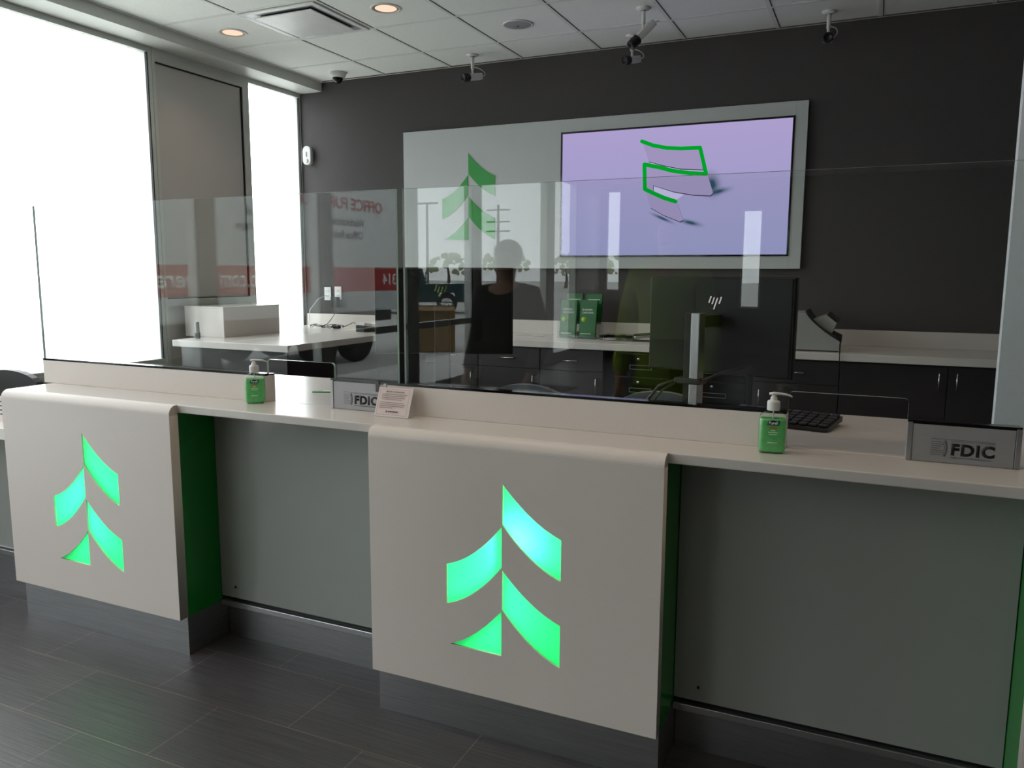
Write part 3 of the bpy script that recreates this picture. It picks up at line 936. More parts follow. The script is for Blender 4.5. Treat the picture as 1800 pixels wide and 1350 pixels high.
def light(parent, loc, size, e, color, name='sign_lamp'):
    ld = bpy.data.lights.new(name, 'AREA')
    ld.shape = 'DISK'; ld.size = size; ld.energy = e; ld.color = color
    lo = bpy.data.objects.new(name, ld)
    COL.objects.link(lo); lo.parent = parent; lo.location = Vector(loc) - Vector(parent.location)
    lo.rotation_euler = (math.radians(-90), 0, 0)      # shines towards the customer side (-y)
    return lo
WHERE = {'left': 'counter front panel nearest the windows with an evenly lit green tree logo', 'centre': 'middle counter front panel with a green tree logo lit brightest at its heart', 'right': 'counter front panel at the right edge of the photograph, just past the right recess'}
for (x0, x1, nm, lx, lz) in PODS:
    t = thing('counter_pod', WHERE[nm], 'counter', ((x0 + x1) / 2, YP + .1, 0), 0, 'counter pods with lit logos')
    polys = [[(lx + u, lz + v) for u, v in p] for p in logo_polys()]
    b = slab_with_holes(x0, x1, ZB, .905, polys, YP, YS)
    r = .032
    prof = [(YS, .905), (YP, .905)] + [(YP + r - r * math.cos(a), ZT - r + r * math.sin(a)) for a in [math.pi / 2 * k / 8 for k in range(9)]] + [(YS, ZT)]
    b.prism(prof, 'x', x0, x1)
    obj('front_panel', b, MT['front'], t, world=True)
    for p in polys:
        b = MB()
        ctr = (sum(q[0] for q in p) / len(p), sum(q[1] for q in p) / len(p))
        b.prism([(c_[0] + (ctr[0] - c_[0]) * .004, c_[1] + (ctr[1] - c_[1]) * .004) for c_ in p], 'y', YP + .006, YP + .014)
        for f in b.bm.faces:
            f.normal_update()
            f.material_index = 0 if abs(f.normal.y) > .9 and f.calc_center_median().y < YP + .01 else 1
            if abs(f.normal.y) > .9 and f.material_index == 1: f.material_index = 2
        obj('logo_leaf', b, [MT['acry'], MT['aedge'], MT['aback']], t, world=True)
    for (xa, xb) in ((x0 + .001, x0 + .019), (x1 - .019, x1 - .001)):
        b = MB(); b.box(xa, xb, YS, YG_, ZB, .911); obj('side_panel', b, MT['green'], t, world=True)
    b = MB(); b.box(x0 + .02, x1 - .02, YG_ - .02, YG_ - .001, ZB, .91); b.box(x0 + .02, x1 - .02, YS, YG_ - .02, ZB, ZB + .012); obj('lamp_housing', b, MT['white'], t, world=True)
    b = MB(); b.box(x0 + .001, x1 - .001, YS - .003, YG_ + .03, 0, ZB - .001); obj('toe_kick', b, MT['steel'], t, world=True)
    if nm == 'centre':
        light(t, (lx + .045, 2.078, lz - .165), .045, .75, (1, 1, 1))
        light(t, (lx - .03, 2.165, lz - .34), .3, 1.2, (.8, 1, .9))
    else:
        light(t, (lx + .0, 2.165, lz - .28), .36, 1.9, (.85, 1, .95))

# recessed bays between the pods
for (x0, x1, lab) in [(-2.221, -1.388, 'recessed grey glass bay between the left and middle counter fronts'), (-.466, .367, 'wide recessed grey glass bay right of the middle counter front')]:
    t = thing('counter_bay', lab, 'counter', ((x0 + x1) / 2, YG_, 0), 0, 'recessed counter bays')
    b = MB(); b.box(x0, x1, YG_, YG_ + .012, .172, .911); obj('glass_panel', b, MT['recess'], t, world=True)
    b = MB(); b.box(x0, x1, YG_ + .013, YG_ + .03, .15, .911); obj('backing', b, MT['black'], t, world=True)
    b = MB(); b.box(x0, x1, YG_ - .012, YG_ + .012, .138, .160, .002); obj('metal_ledge', b, MT['strip'], t, world=True)
    b = MB(); b.box(x0, x1, YG_ + .03, YG_ + .045, 0, .149); obj('toe_kick', b, MT['steel'], t, world=True)
    b = MB(); b.lathe([(.004, 0), (.004, .003), (0, .003)], seg=12, rot=Matrix.Rotation(math.radians(90), 3, 'X')); b.xf(Matrix.Translation((x0 + .07, YG_, .215))); obj('screw_cap', b, MT['gasket'], t, world=True)

t = thing('teller_worktop', 'continuous white solid surface countertop of the teller line', 'countertop', (-.4, 2.4, ZT - .028))
b = MB()
b.box(-3.132, 2.3, YL, 2.2355, ZT - .028, ZT, .003)
obj('customer_ledge', b, MT['solid'], t, world=True)
b = MB(); b.box(-3.132, 2.3, 2.2365, 2.855, ZT - .028, ZT, .003); obj('staff_worktop', b, MT['solid'], t, world=True)
t = thing('counter_carcass', 'dark supporting carcass behind the teller counter fronts', 'counter', (-.4, 2.5, 0))
for xs_ in (-3.08, -1.42, .34, 2.2):
    b = MB(); b.box(xs_, xs_ + .02, 2.30, 2.82, 0, ZT - .0285); obj('support_panel', b, MT['cab'], t, world=True)
b = MB(); b.box(-3.08, 2.2, 2.25, 2.268, .0, ZT - .0285); obj('modesty_panel', b, MT['cab'], t, world=True)

# lower counter at the far left
t = thing('low_counter', 'lower white topped counter at the left edge beyond the left pod', 'counter', (-3.6, 2.2, 0))
b = MB(); b.box(-4.3, -3.134, 2.023, 2.35, .722, .772, .003); obj('top', b, MT['solid'], t, world=True)
b = MB(); b.box(-4.3, -3.134, YG_, YG_ + .02, .172, .72); obj('glass_panel', b, MT['recess'], t, world=True)
b = MB(); b.box(-4.3, -3.134, YG_ - .012, YG_ + .012, .138, .160, .002); obj('metal_ledge', b, MT['strip'], t, world=True)
b = MB(); b.box(-4.3, -3.134, YG_ + .03, YG_ + .045, 0, .149); obj('toe_kick', b, MT['steel'], t, world=True)
t = thing('notice_card', 'small printed card propped on the lower counter at the left edge', 'card', (-3.30, 2.12, .772), 0)
b = MB(); b.box(-.06, .06, -.004, 0, 0, .11); obj('card', b, MT['paper'], t)
b = MB(); [b.box(-.05, .05, -.0048, -.004, .03 + k * .018, .036 + k * .018) for k in range(4)]; obj('printed_lines', b, MT['ink2'], t)

# upstands that carry the glass
YU, ZU = 2.209, 1.041
def upstand(x0, x1, lab):
    t = thing('counter_upstand', lab, 'upstand', ((x0 + x1) / 2, YU + .03, ZT), 0, 'upstands under the glass')
    b = MB(); b.box(x0, x1, YU, YU + .053, ZT, ZU - .006, .0015); obj('upstand_body', b, MT['front'], t, world=True)
    b = MB(); b.box(x0, x1, YU, YU + .0205, ZU - .0058, ZU + .002); b.box(x0, x1, YU + .033, YU + .053, ZU - .0058, ZU - .001); obj('glazing_channel', b, MT['gloss'], t, world=True)
upstand(-3.185, -1.984, 'long white upstand carrying the glass at the window end')
upstand(-1.462, -.194, 'long white upstand carrying the glass over the middle pod')
upstand(.375 + .29, 2.1, 'white upstand beyond the right edge of the photograph')

def glass_pane(x0, x1, nx0, nx1, lab, z1=1.675):
    t = thing('glass_screen', lab, 'glass screen', ((x0 + x1) / 2, 2.236, ZU), 0, 'clear counter screens')
    zn = 1.094
    zb = ZU - .0055
    r = .012
    def corner(cx, cz, a0, a1): return [(cx + r * math.cos(a), cz + r * math.sin(a)) for a in [a0 + (a1 - a0) * k / 5 for k in range(6)]]
    pts = [(x0, zb), (x0, z1), (x1, z1), (x1, zb), (nx1, zb)] + corner(nx1 - r, zn - r, 0, math.pi / 2) + corner(nx0 + r, zn - r, math.pi / 2, math.pi) + [(nx0, zb)]
    b = MB(); b.prism(pts, 'y', 2.231, 2.241)
    for f in b.bm.faces:
        f.normal_update(); f.material_index = 0 if abs(f.normal.y) > .9 else 1
    obj('pane', b, [MT['glass'], MT['gedge']], t, world=True)
glass_pane(-3.209, -1.432, -1.992, -1.694, 'clear glass screen nearest the windows with a notch over the pass-through')
glass_pane(-1.406, .362, -.193, .098, 'clear glass screen in front of the television with a notch over the pass-through')
glass_pane(.388, 2.15, 1.4, 1.69, 'clear glass screen beyond the right edge of the photograph')

def fdic_box(x0, x1, lab):
    t = thing('insurance_sign_box', lab, 'sign', ((x0 + x1) / 2, YU, ZT), 0, 'deposit insurance sign boxes on the counter')
    w = x1 - x0
    b = MB(); b.box(x0, x1, YU + .006, YU + .053, ZT, ZU - .007, .001); obj('box_body', b, MT['alu'], t, world=True)
    b = MB(); b.box(x0 + .013, x1 - .013, YU, YU + .0055, ZT + .001, ZU - .004, .001); f = obj('sign_face', b, MT['aluface'], t, world=True)
    for (a, c) in ((x0, x0 + .012), (x1 - .012, x1)):
        b = MB(); b.box(a, c, YU - .002, YU + .0055, ZT + .001, ZU - .002, .001); obj('edge_trim', b, MT['alu'], t, world=True)
    b = MB(); b.box(x0, x1, YU, YU + .0205, ZU - .0058, ZU + .002); b.box(x0, x1, YU + .033, YU + .053, ZU - .0058, ZU - .001); obj('glazing_channel', b, MT['gloss'], t, world=True)
    lx = x0 + .100
    b = text_mb('FDIC', lx, ZT + .021, .094, .031, YU - .0001, .0008, .045); obj('lettering', b, MT['ink'], f, world=False)
    f.children[-1].data.transform(Matrix.Translation(-root_off(t)))
    def m2(bb, nm_, mm): obj(nm_, bb, mm, f, world=True)
    b = MB(); b.box(x0 + .055, lx + .094, YU - .0006, YU - .0001, ZT + .0605, ZT + .0613); m2(b, 'rule_line', MT['ink2'])
    b = text_mb('Each depositor insured to at least $250,000', lx, ZT + .0555, .094, .0032, YU - .0001, .0005); f2 = obj('small_lettering', b, MT['ink2'], f); f2.data.transform(Matrix.Translation(-root_off(t)))
    b = text_mb('FEDERAL DEPOSIT INSURANCE CORPORATION', lx, ZT + .0145, .088, .0028, YU - .0001, .0005); f2 = obj('small_lettering', b, MT['ink2'], f); f2.data.transform(Matrix.Translation(-root_off(t)))
    b = MB()
    for k in range(7): b.box(x0 + .055, x0 + .055 + (.022, .026, .028, .02, .024, .029, .023)[k], YU - .0006, YU - .0001, ZT + .020 + k * .0055, ZT + .0212 + k * .0055)
    m2(b, 'small_print', MT['ink2'])
    b = MB()
    for (rr, ww) in ((.046, .0016), (.0425, .0006), (.0395, .0005)):
        cx, cz = x0 + .092 - .046, ZT + .0375
        aa = [math.radians(-27 + 54 * k / 12) for k in range(13)]
        b.prism([(cx + rr * math.cos(a), cz + rr * math.sin(a)) for a in aa] + [(cx + (rr - ww) * math.cos(a), cz + (rr - ww) * math.sin(a)) for a in aa[::-1]], 'y', YU - .0006, YU - .0001)
    m2(b, 'arc_mark', MT['ink'])
fdic_box(-1.694, -1.463, 'silver FDIC sign box behind the tilted notice card, left of centre')
fdic_box(.098, .346, 'silver FDIC sign box on the right end of the counter')
b = MB(); b.box(-1.505, -1.492, YU - .004, YU - .0022, ZT + .07, ZU + .002); o = obj('sign_clip', b, MT['gloss']); tag(o, 'black clip on the top of the left sign box above the card', 'clip')

# tilted notice card in a clear holder
t = thing('notice_card', 'cream notice card in a slanted clear holder before the left FDIC box', 'card', (-1.407, 2.150, ZT), math.radians(0))
X = Matrix.Rotation(math.radians(-22), 4, 'X') @ Matrix.Identity(4)
def tb(x0, x1, z0, z1, y0, y1, bev=0):
    b = MB(); b.box(x0, x1, y0, y1, z0, z1, bev); b.xf(X); return b
obj('card', tb(-.068, .062, .002, .098, -.002, 0), MT['paper'], t)
b = tb(-.071, .065, 0, .1, -.0045, -.0025, .0005); obj('clear_front', b, MT['clearp'], t)
b = MB(); b.box(-.071, .065, -.006, -.0045, 0, .003); b.box(.062, .065, -.006, -.0045, .003, .1); b.xf(X); obj('clear_rim', b, MT['whitep'], t)
b = MB(); b.prism([(.001, 0.001), (.046, .0), (.0375, .09)], 'x', .063, .065); obj('side_wing', b, MT['bottle'], t)
b = MB(); b.prism([(.001, 0.001), (.046, .0), (.0375, .09)], 'x', -.071, -.069); obj('side_wing', b, MT['bottle'], t)
b = MB(); b.box(-.06, .054, -.0048, -.0046, .006, .0066); b.box(-.06, .054, -.0048, -.0046, .0915, .0921); b.box(-.06, -.0594, -.0048, -.0046, .0066, .0915); b.box(.0534, .054, -.0048, -.0046, .0066, .0915); b.xf(X); obj('printed_border', b, MT['inkr'], t)
b = text_mb('IMPORTANT CUSTOMER NOTICE', -.036, .0815, .068, .0042, -.0046, .0003, .01); b.xf(X); obj('lettering', b, MT['ink2'], t)
b = MB()
for k, wl in enumerate((.094, .084, .09, .078)): b.box(-.05, -.05 + wl, -.0049, -.0046, .074 - k * .0058, .0756 - k * .0058)
for k, wl in enumerate((.09, .096, .092, .05)): b.box(-.052, -.052 + wl, -.0049, -.0046, .046 - k * .0058, .0476 - k * .0058)
b.xf(X); obj('printed_lines', b, MT['inkr'], t)
b = MB(); b.box(-.016, .022, -.0049, -.0046, .0155, .0185); b.prism([(-.026, .014), (-.018, .014), (-.022, .021)], 'y', -.0049, -.0046); b.xf(X); obj('printed_logo', b, MT['ink'], t)

# green slip on the staff worktop
t = thing('green_slip', 'green printed slip lying on the worktop in the left pass-through', 'paper', (-1.93, 2.50, ZT), math.radians(20))
b = MB(); b.box(-.06, .10, -.012, .012, 0, .004, .001); obj('slip', b, MT['gsig'], t)
b = MB(); b.box(-.03, .10, .013, .04, 0, .002); obj('white_flap', b, MT['paper'], t)

# ------------------------------------------------------------------ hand sanitiser bottles
def pump_bottle(loc, rz, lab, s=1.0):
    t = thing('sanitizer_bottle', lab, 'bottle', loc, rz, 'pump bottles of green gel on the counter')
    def rr(w, d, r, n=6):
        P = []
        for (cx, cy, a0) in ((w - r, d - r, 0), (-(w - r), d - r, 90), (-(w - r), -(d - r), 180), (w - r, -(d - r), 270)):
            P += [(cx + r * math.cos(math.radians(a0 + 90 * k / n)), cy + r * math.sin(math.radians(a0 + 90 * k / n))) for k in range(n + 1)]
        return P
    def loft(secs, m, name, parent, cap=True):
        b = MB(); rings = []
        for (w, d, r, z) in secs: rings.append([b.bm.verts.new((p[0], p[1], z)) for p in rr(w, d, r)])
        for A, B2 in zip(rings, rings[1:]):
            for k in range(len(A)):
                f = b.bm.faces.new([A[k], A[(k + 1) % len(A)], B2[(k + 1) % len(A)], B2[k]]); f.smooth = True
        if cap: b.bm.faces.new(rings[0][::-1]); b.bm.faces.new(rings[-1])
        return obj(name, b, m, parent)
    W_, D_ = .036 * s, .022 * s
    H = .112 * s
    shell = [(W_ - .006, D_ - .005, .008, 0), (W_ - .001, D_ - .001, .012, .004), (W_, D_, .013, .012), (W_, D_, .013, H - .02), (W_ - .003, D_ - .002, .013, H - .010), (W_ - .012, D_ - .007, .011, H - .003), (.0125, .0125, .0124, H), (.0125, .0125, .0124, H + .006)]
    body = loft(shell, MT['bottle'], 'bottle_body', t)
    gel = [(W_ - .008, D_ - .007, .007, .003), (W_ - .003, D_ - .003, .010, .007), (W_ - .002, D_ - .002, .011, .014), (W_ - .002, D_ - .002, .011, H - .024), (W_ - .004, D_ - .003, .011, H - .018)]
    loft(gel, MT['gel'], 'gel', t)
    b = MB(); b.lathe([(.0165, H + .004), (.0165, H + .024), (.0155, H + .028), (.011, H + .030), (.0085, H + .032), (.0085, H + .038), (.006, H + .039), (.006, H + .043), (0, H + .044)], seg=26)
    cap = obj('pump_cap', b, MT['whitep'], t)
    b = MB()
    b.tube([(-.012, 0, H + .0465), (0, 0, H + .048), (.015, 0, H + .0475), (.03, 0, H + .046), (.04, 0, H + .0435), (.045, 0, H + .040)], [.0055, .0065, .0055, .005, .0042, .0036], 10, flat=.6)
    obj('nozzle', b, MT['whitep'], t)
    b = MB(); b.tube([(0, 0, H + .006), (.003, 0, .02)], .0018, 8); obj('dip_tube', b, MT['whitep'], t)
    yb_ = -D_ - .0004
    b = MB(); b.prism([(-.015 * s, .078 * s), (.015 * s, .078 * s), (.017 * s, .091 * s), (.005, .090 * s), (0, .0915 * s), (-.005, .090 * s), (-.013 * s, .090 * s)], 'y', yb_ - .0004, yb_); obj('brand_patch', b, MT['labelb'], t)
    b = text_mb('Purell', -.011 * s, .0800 * s, .023 * s, .0085 * s, yb_ - .0005, .0003, .015); obj('lettering', b, MT['wtxt'], t)
    b = MB(); b.box(-.010, .011, yb_ - .0003, yb_, .069 * s, .073 * s); obj('orange_line', b, MT['orange'], t)
    b = MB(); b.box(-.004, .006, yb_ - .0003, yb_, .063 * s, .065 * s); b.box(-.012, .012, yb_ - .0003, yb_, .058 * s, .0592 * s); b.box(-.010, .010, yb_ - .0003, yb_, .0525 * s, .0537 * s); b.box(-.012, .012, yb_ - .0003, yb_, .030 * s, .0315 * s); obj('small_print', b, MT['wtxt'], t)
    return t
pump_bottle((-.222, 2.150, ZT), math.radians(9), 'green gel pump bottle by the right pass-through, nearest the viewer', .98)
pump_bottle((-2.004, 2.178, ZT), math.radians(38), 'green gel pump bottle turned aside by the left pass-through', .96)

# keyboard on the staff worktop
t = thing('keyboard', 'black keyboard on the staff worktop behind the right bottle', 'keyboard', (-.245, 2.60, ZT), math.radians(-12))
b = MB(); b.prism([(-.085, .004), (.085, .012), (.085, .028), (-.085, .012)], 'x', -.165, .165); obj('base', b, MT['black'], t)
b = MB()
for r_ in range(5):
    for c_ in range(11):
        x_ = -.159 + c_ * .0293; y_ = -.072 + r_ * .0315
        z_ = .013 + (y_ + .085) / .17 * .016
        b.box(x_, x_ + .025, y_, y_ + .026, z_, z_ + .008, .002, seg=1)
obj('keys', b, MT['black'], t)
bpy.data.objects[t.name].children[-1]['kind'] = 'stuff'

# ------------------------------------------------------------------ monitors
def monitor(p_left, p_right, ztop, H, lab, post=None, roll=0.0, lean=0.0):
    a, c = Vector(p_left), Vector(p_right)
    mid = (a + c) / 2
    w = (c - a).length
    ang = math.atan2(c.y - a.y, c.x - a.x)
    t = thing('monitor', lab, 'monitor', (mid.x, mid.y, ZT), ang, 'computer monitors seen from behind')
    zt = ztop - ZT
    L = Matrix.Translation((0, 0, zt)) @ Matrix.Rotation(lean, 4, 'X') @ Matrix.Rotation(roll, 4, 'Y') @ Matrix.Translation((0, 0, -zt))
    b = MB(); b.box(-w / 2, w / 2, 0, .022, zt - H, zt, .004); b.box(-w / 2 + .004, w / 2 - .004, -.02, 0, zt - H + .004, zt - .004, .004); b.xf(L)
    obj('back_casing', b, MT['casing'], t)
    b = MB(); b.box(-w / 2 + .01, w / 2 - .01, .0225, .0245, zt - H + .016, zt - .01); b.xf(L); obj('display', b, MT['gloss'], t)
    b = MB(); b.box(w / 2 - .075, w / 2 - .018, -.0016, -.0002, zt - .033, zt - .011, .0006); b.xf(L); k = obj('barcode_sticker', b, MT['wtxt'], t)
    b = MB()
    xx = w / 2 - .068
    rnd = random.Random(3)
    while xx < w / 2 - .026:
        ww = rnd.choice((.001, .0015, .0024)); b.box(xx, xx + ww, -.0022, -.0016, zt - .028, zt - .017); xx += ww + rnd.choice((.001, .0016))
    b.xf(L); obj('barcode', b, MT['ink'], k)
    # slanted chrome strokes of the maker's mark
    cx, cz = (-.008 if post else -.01), zt - .085
    for (ox, z0, z1) in ((-.022, -.006, .018), (-.009, -.010, .014), (.0035, -.028, .012), (.0165, -.008, .016)):
        b = MB(); sl = .32
        b.prism([(cx + ox + z0 * sl, cz + z0), (cx + ox + z0 * sl + .0055, cz + z0), (cx + ox + z1 * sl + .0055, cz + z1), (cx + ox + z1 * sl, cz + z1)], 'y', -.0225, -.02); b.xf(L)
        obj('emblem_stroke', b, MT['chrome'], t)
    inv = (Matrix.Translation((mid.x, mid.y, ZT)) @ Matrix.Rotation(ang, 4, 'Z')).inverted()
    if post:
        px, py, pz = post
        q = inv @ Vector((px, py, ZT))
        b = MB(); b.box(q.x - .004, q.x + .028, q.y - .012, q.y + .03, 0, pz - ZT, .003); obj('stand_post', b, MT['alu'], t)
        b = MB(); b.box(q.x - .028, q.x - .0045, q.y - .008, q.y + .03, 0, pz - ZT, .003); obj('post_cover', b, MT['gasket'], t)
        b = MB(); b.box(q.x - .02, q.x + .02, q.y + .03, -.02, pz - ZT - .05, pz - ZT - .01, .003); obj('tilt_arm', b, MT['black'], t)
        b = MB(); b.box(q.x - .09, q.x + .09, q.y - .05, q.y + .12, 0, .008, .003); obj('stand_foot', b, MT['black'], t)
        b = MB(); b.box(q.x - .055, q.x + .04, q.y - .02, q.y + .035, .105, .125, .004)
        b.tube([(q.x - .05, q.y - .01, .115), (q.x - .11, q.y - .02, .09), (q.x - .15, q.y - .02, .04), (q.x - .19, q.y, .005)], .006, 8)
        b.tube([(q.x + .03, q.y - .01, .115), (q.x + .10, q.y + .03, .15), (q.x + .17, q.y + .08, .17)], .005, 8)
        b.tube([(q.x - .04, q.y - .015, .112), (q.x - .09, q.y - .03, .08), (q.x - .13, q.y - .03, .03), (q.x - .17, q.y - .02, .005)], .004, 8)
        obj('cables', b, MT['copper'], t)
    else:
        b = MB(); b.box(-.03, .03, -.06, -.03, 0, zt - H * .4, .004); b.box(-.03, .03, -.035, -.015, zt - H * .6, zt - H * .4, .003); obj('stand_post', b, MT['black'], t)
        b = MB(); b.box(-.11, .11, -.12, .09, 0, .01, .004); obj('stand_foot', b, MT['black'], t)
    return t
monitor((-1.765, 2.59, 0), (-1.27, 2.80, 0), 1.428, .335, 'large black monitor seen from behind, left of the brochures')
monitor((-.741, 2.872, 0), (-.228, 2.730, 0), 1.399, .338, 'black monitor seen from behind with a silver post, under the television', post=(-.535, 2.62, 1.28))

# ------------------------------------------------------------------ office chairs
def office_chair(loc, rz, top, lab, m):
    t = thing('office_chair', lab, 'chair', loc, rz, 'office chairs behind the counter')
    b = MB()
    for k in range(5):
        a = math.radians(72 * k + 18)
        b.tube([(0, 0, .09), (.15 * math.cos(a), .15 * math.sin(a), .085), (.29 * math.cos(a), .29 * math.sin(a), .065)], [.028, .022, .015], 10)
    obj('star_base', b, MT['black'], t)
    for k in range(5):
        a = math.radians(72 * k + 18)
        b = MB(); b.lathe([(0, -.012), (.024, -.012), (.027, -.008), (.027, .008), (.024, .012), (0, .012)], seg=18, rot=Matrix.Rotation(math.radians(90), 3, 'X'))
        b.xf(Matrix.Translation((.29 * math.cos(a), .29 * math.sin(a), .027))); obj('caster', b, MT['black'], t)
    b = MB(); b.tube([(0, 0, .08), (0, 0, .28)], .028, 14); b.tube([(0, 0, .28), (0, 0, .43)], .015, 12); obj('gas_lift', b, MT['chrome'], t)
    b = MB(); b.box(-.24, .24, -.23, .23, .43, .50, .03, seg=4); obj('seat', b, MT['black'], t)
    b = MB()
    n = 14
    zb, zt_ = .58, top
    prof = []
    for k in range(n + 1):
        a = math.pi * k / n
        prof.append((.21 * math.cos(a) * (1 if k not in (0, n) else 1), zt_ - .12 + .12 * math.sin(a) ** .8 if 0 < k < n else zt_ - .12))
    prof += [(-.18, zb), (.18, zb)]
    b.prism(prof, 'y', .235, .275); obj('backrest', b, m, t)
    b = MB(); b.tube([(0, .1, .44), (0, .27, .46), (0, .29, .6), (0, .28, .7)], .016, 10); obj('back_support', b, MT['black'], t)
    for s in (-1, 1):
        b = MB(); b.tube([(s * .22, .05, .46), (s * .255, .05, .5), (s * .255, .04, .66)], .012, 8); b.box(s * .255 - .03, s * .255 + .03, -.1, .14, .66, .69, .012); obj('armrest', b, MT['black'], t)
    return t
office_chair((-1.42, 3.55, 0), math.radians(180), .905, 'grey backed office chair rising behind the middle upstand, left of the right chair', MT['grey'])
office_chair((-.80, 3.55, 0), math.radians(180), .912, 'grey backed office chair rising left of the silver monitor post', MT['grey'])
office_chair((-4.08, 2.86, 0), math.radians(190), .905, 'black office chair at the left edge beyond the counter end', MT['black'])

# ------------------------------------------------------------------ people seen mirrored in the glass
def skin_mesh(verts, edges, radii, sub=2, rootv=0):
    me = bpy.data.meshes.new('figure')
    me.from_pydata(verts, edges, [])
    o = bpy.data.objects.new('figure', me)
    COL.objects.link(o)
    md = o.modifiers.new('skin', 'SKIN')
    md.use_smooth_shade = True
    me.skin_vertices[0].data  # noqa
    for k, r in enumerate(radii):
        me.skin_vertices[0].data[k].radius = r if isinstance(r, tuple) else (r, r)
        me.skin_vertices[0].data[k].use_root = (k == rootv)
    ms = o.modifiers.new('sub', 'SUBSURF'); ms.levels = sub; ms.render_levels = sub
    bpy.context.view_layer.update()
    dg = bpy.context.evaluated_depsgraph_get()
    out = bpy.data.meshes.new_from_object(o.evaluated_get(dg))
    bpy.data.objects.remove(o)
    for p in out.polygons: p.use_smooth = True
    return out

def mesh_obj(name, me, m, parent):
    me.name = name
    me.materials.clear(); me.materials.append(m)
    o = bpy.data.objects.new(name, me)
    COL.objects.link(o); o.parent = parent
    return o

def person(loc, rz, H, coat, lab, hood=False):
    t = thing('person', lab, 'person', loc, rz, None)
    V, E, Rr = [], [], []
    def v(x, y, z, r, par=None):
        V.append((x, y, z)); Rr.append(r)
        if par is not None: E.append((par, len(V) - 1))
        return len(V) - 1
    h = H
    pel = v(0, 0, .53 * h, (.15, .105))
    wai = v(0, 0, .61 * h, (.135, .095), pel)
    che = v(0, .0, .73 * h, (.155, .11), wai)
    up = v(0, -.005, .80 * h, (.12, .085), che)
    nk = v(0, 0, .845 * h, .05, up)
    hd0 = v(0, .012, .885 * h, (.062, .075), nk)
    hd1 = v(0, .008, .935 * h, (.072, .09), hd0)
    hd2 = v(0, 0, .972 * h, (.058, .072), hd1)
    arms, legs = [], []
    for s in (-1, 1):
        sh = v(s * .165, -.005, .80 * h, .058, up)
        el = v(s * .235, -.03, .63 * h, .044, sh)
        wr = v(s * .225, .10, .50 * h, .028, el)
        pa = v(s * .218, .135, .465 * h, (.032, .018), wr)
        for q, (dx, dy, L, r) in enumerate(((.022, .006, .070, .0085), (.008, .010, .080, .009), (-.007, .010, .075, .0085), (-.021, .004, .062, .0075))):
            k1 = v(s * .218 + dx, .15 + dy, .440 * h, r + .001, pa)
            k2 = v(s * .218 + dx, .158 + dy, .440 * h - L * .5, r, k1)
            k3 = v(s * .218 + dx, .150 + dy, .440 * h - L, r * .85, k2)
        th1 = v(s * .218 - s * .035, .155, .462 * h, .010, pa)
        th2 = v(s * .218 - s * .045, .175, .440 * h, .009, th1)
        arms.append((sh, el, wr))
        hp = v(s * .085, 0, .49 * h, .088, pel)
        kn = v(s * .095, .015, .275 * h, .058, hp)
        an = v(s * .10, -.015, .05 * h, .038, kn)
        ft = v(s * .11, .10, .022 * h, (.038, .028), an)
        legs.append((hp, kn, an, ft))
    mesh_obj('body', skin_mesh(V, E, Rr), MT['skin'], t)
    # jacket
    def sub(idx, edges, grow):
        mp = {k: i for i, k in enumerate(idx)}
        vs = [V[k] for k in idx]
        rs = []
        for k in idx:
            r = Rr[k]; g = grow
            rs.append((r[0] + g, r[1] + g) if isinstance(r, tuple) else (r + g, r + g))
        return vs, [(mp[a], mp[c]) for a, c in edges], rs
    (s1, e1, w1), (s2, e2, w2) = arms
    vs, es, rs = sub([pel, wai, che, up, nk, s1, e1, w1, s2, e2, w2], [(pel, wai), (wai, che), (che, up), (up, nk), (up, s1), (s1, e1), (e1, w1), (up, s2), (s2, e2), (e2, w2)], .018)
    vs += [(0, 0, .475 * h), (0, .0, .845 * h)]
    rs += [(.172, .13), (.075, .078)]
    rs[0] = (.172, .13)
    es += [(0, len(vs) - 2)]
    vs = [tuple(v_) for v_ in vs]
    rs[vs.index(V[nk])] = (.072, .076)
    vs, rs = vs[:-1], rs[:-1]
    mesh_obj('jacket', skin_mesh(vs, es, rs), coat, t)
    (h1, k1, a1, f1), (h2, k2, a2, f2) = legs
    vs, es, rs = sub([pel, h1, k1, a1, h2, k2, a2], [(pel, h1), (h1, k1), (k1, a1), (pel, h2), (h2, k2), (k2, a2)], .014)
    rs[0] = (.12, .08); rs[1] = rs[4] = (.088, .088)
    mesh_obj('trousers', skin_mesh(vs, es, rs), MT['jeans'], t)
    for s, (a, f) in zip((-1, 1), ((a1, f1), (a2, f2))):
        b = MB(); p = V[f]
        b.box(p[0] - .047, p[0] + .047, p[1] - .17, p[1] + .07, 0, .075, .025, seg=4); obj('shoe', b, MT['shoe'], t)
    # hair, face
    b = MB()
    b.blob((0, -.012, .955 * h), 1, sub=3, sc=(.086, .104, .085))
    for vv in list(b.bm.verts):
        if vv.co.y > .02 and vv.co.z < .957 * h: vv.co.y = .02
    obj('hair', b, MT['hair'] if not hood else coat, t)
    b = MB()
    for s in (-1, 1): b.blob((s * .030, .092, .937 * h), .010, sub=2)
    obj('eyes', b, MT['wtxt'], t)
    b = MB()
    for s in (-1, 1): b.blob((s * .030, .100, .937 * h), .0048, sub=2)
    obj('irises', b, MT['ink'], t)
    b = MB(); b.prism([(.088, .938 * h), (.108, .915 * h), (.112, .911 * h), (.088, .909 * h)], 'x', -.010, .010); obj('nose', b, MT['skin'], t)
    b = MB(); b.box(-.022, .022, .082, .094, .896 * h, .901 * h, .002); obj('mouth', b, MT['tred'], t)
    for s in (-1, 1):
        b = MB(); b.blob((s * .078, .005, .925 * h), 1, sub=2, sc=(.008, .018, .030)); obj('ear', b, MT['skin'], t)
    return t
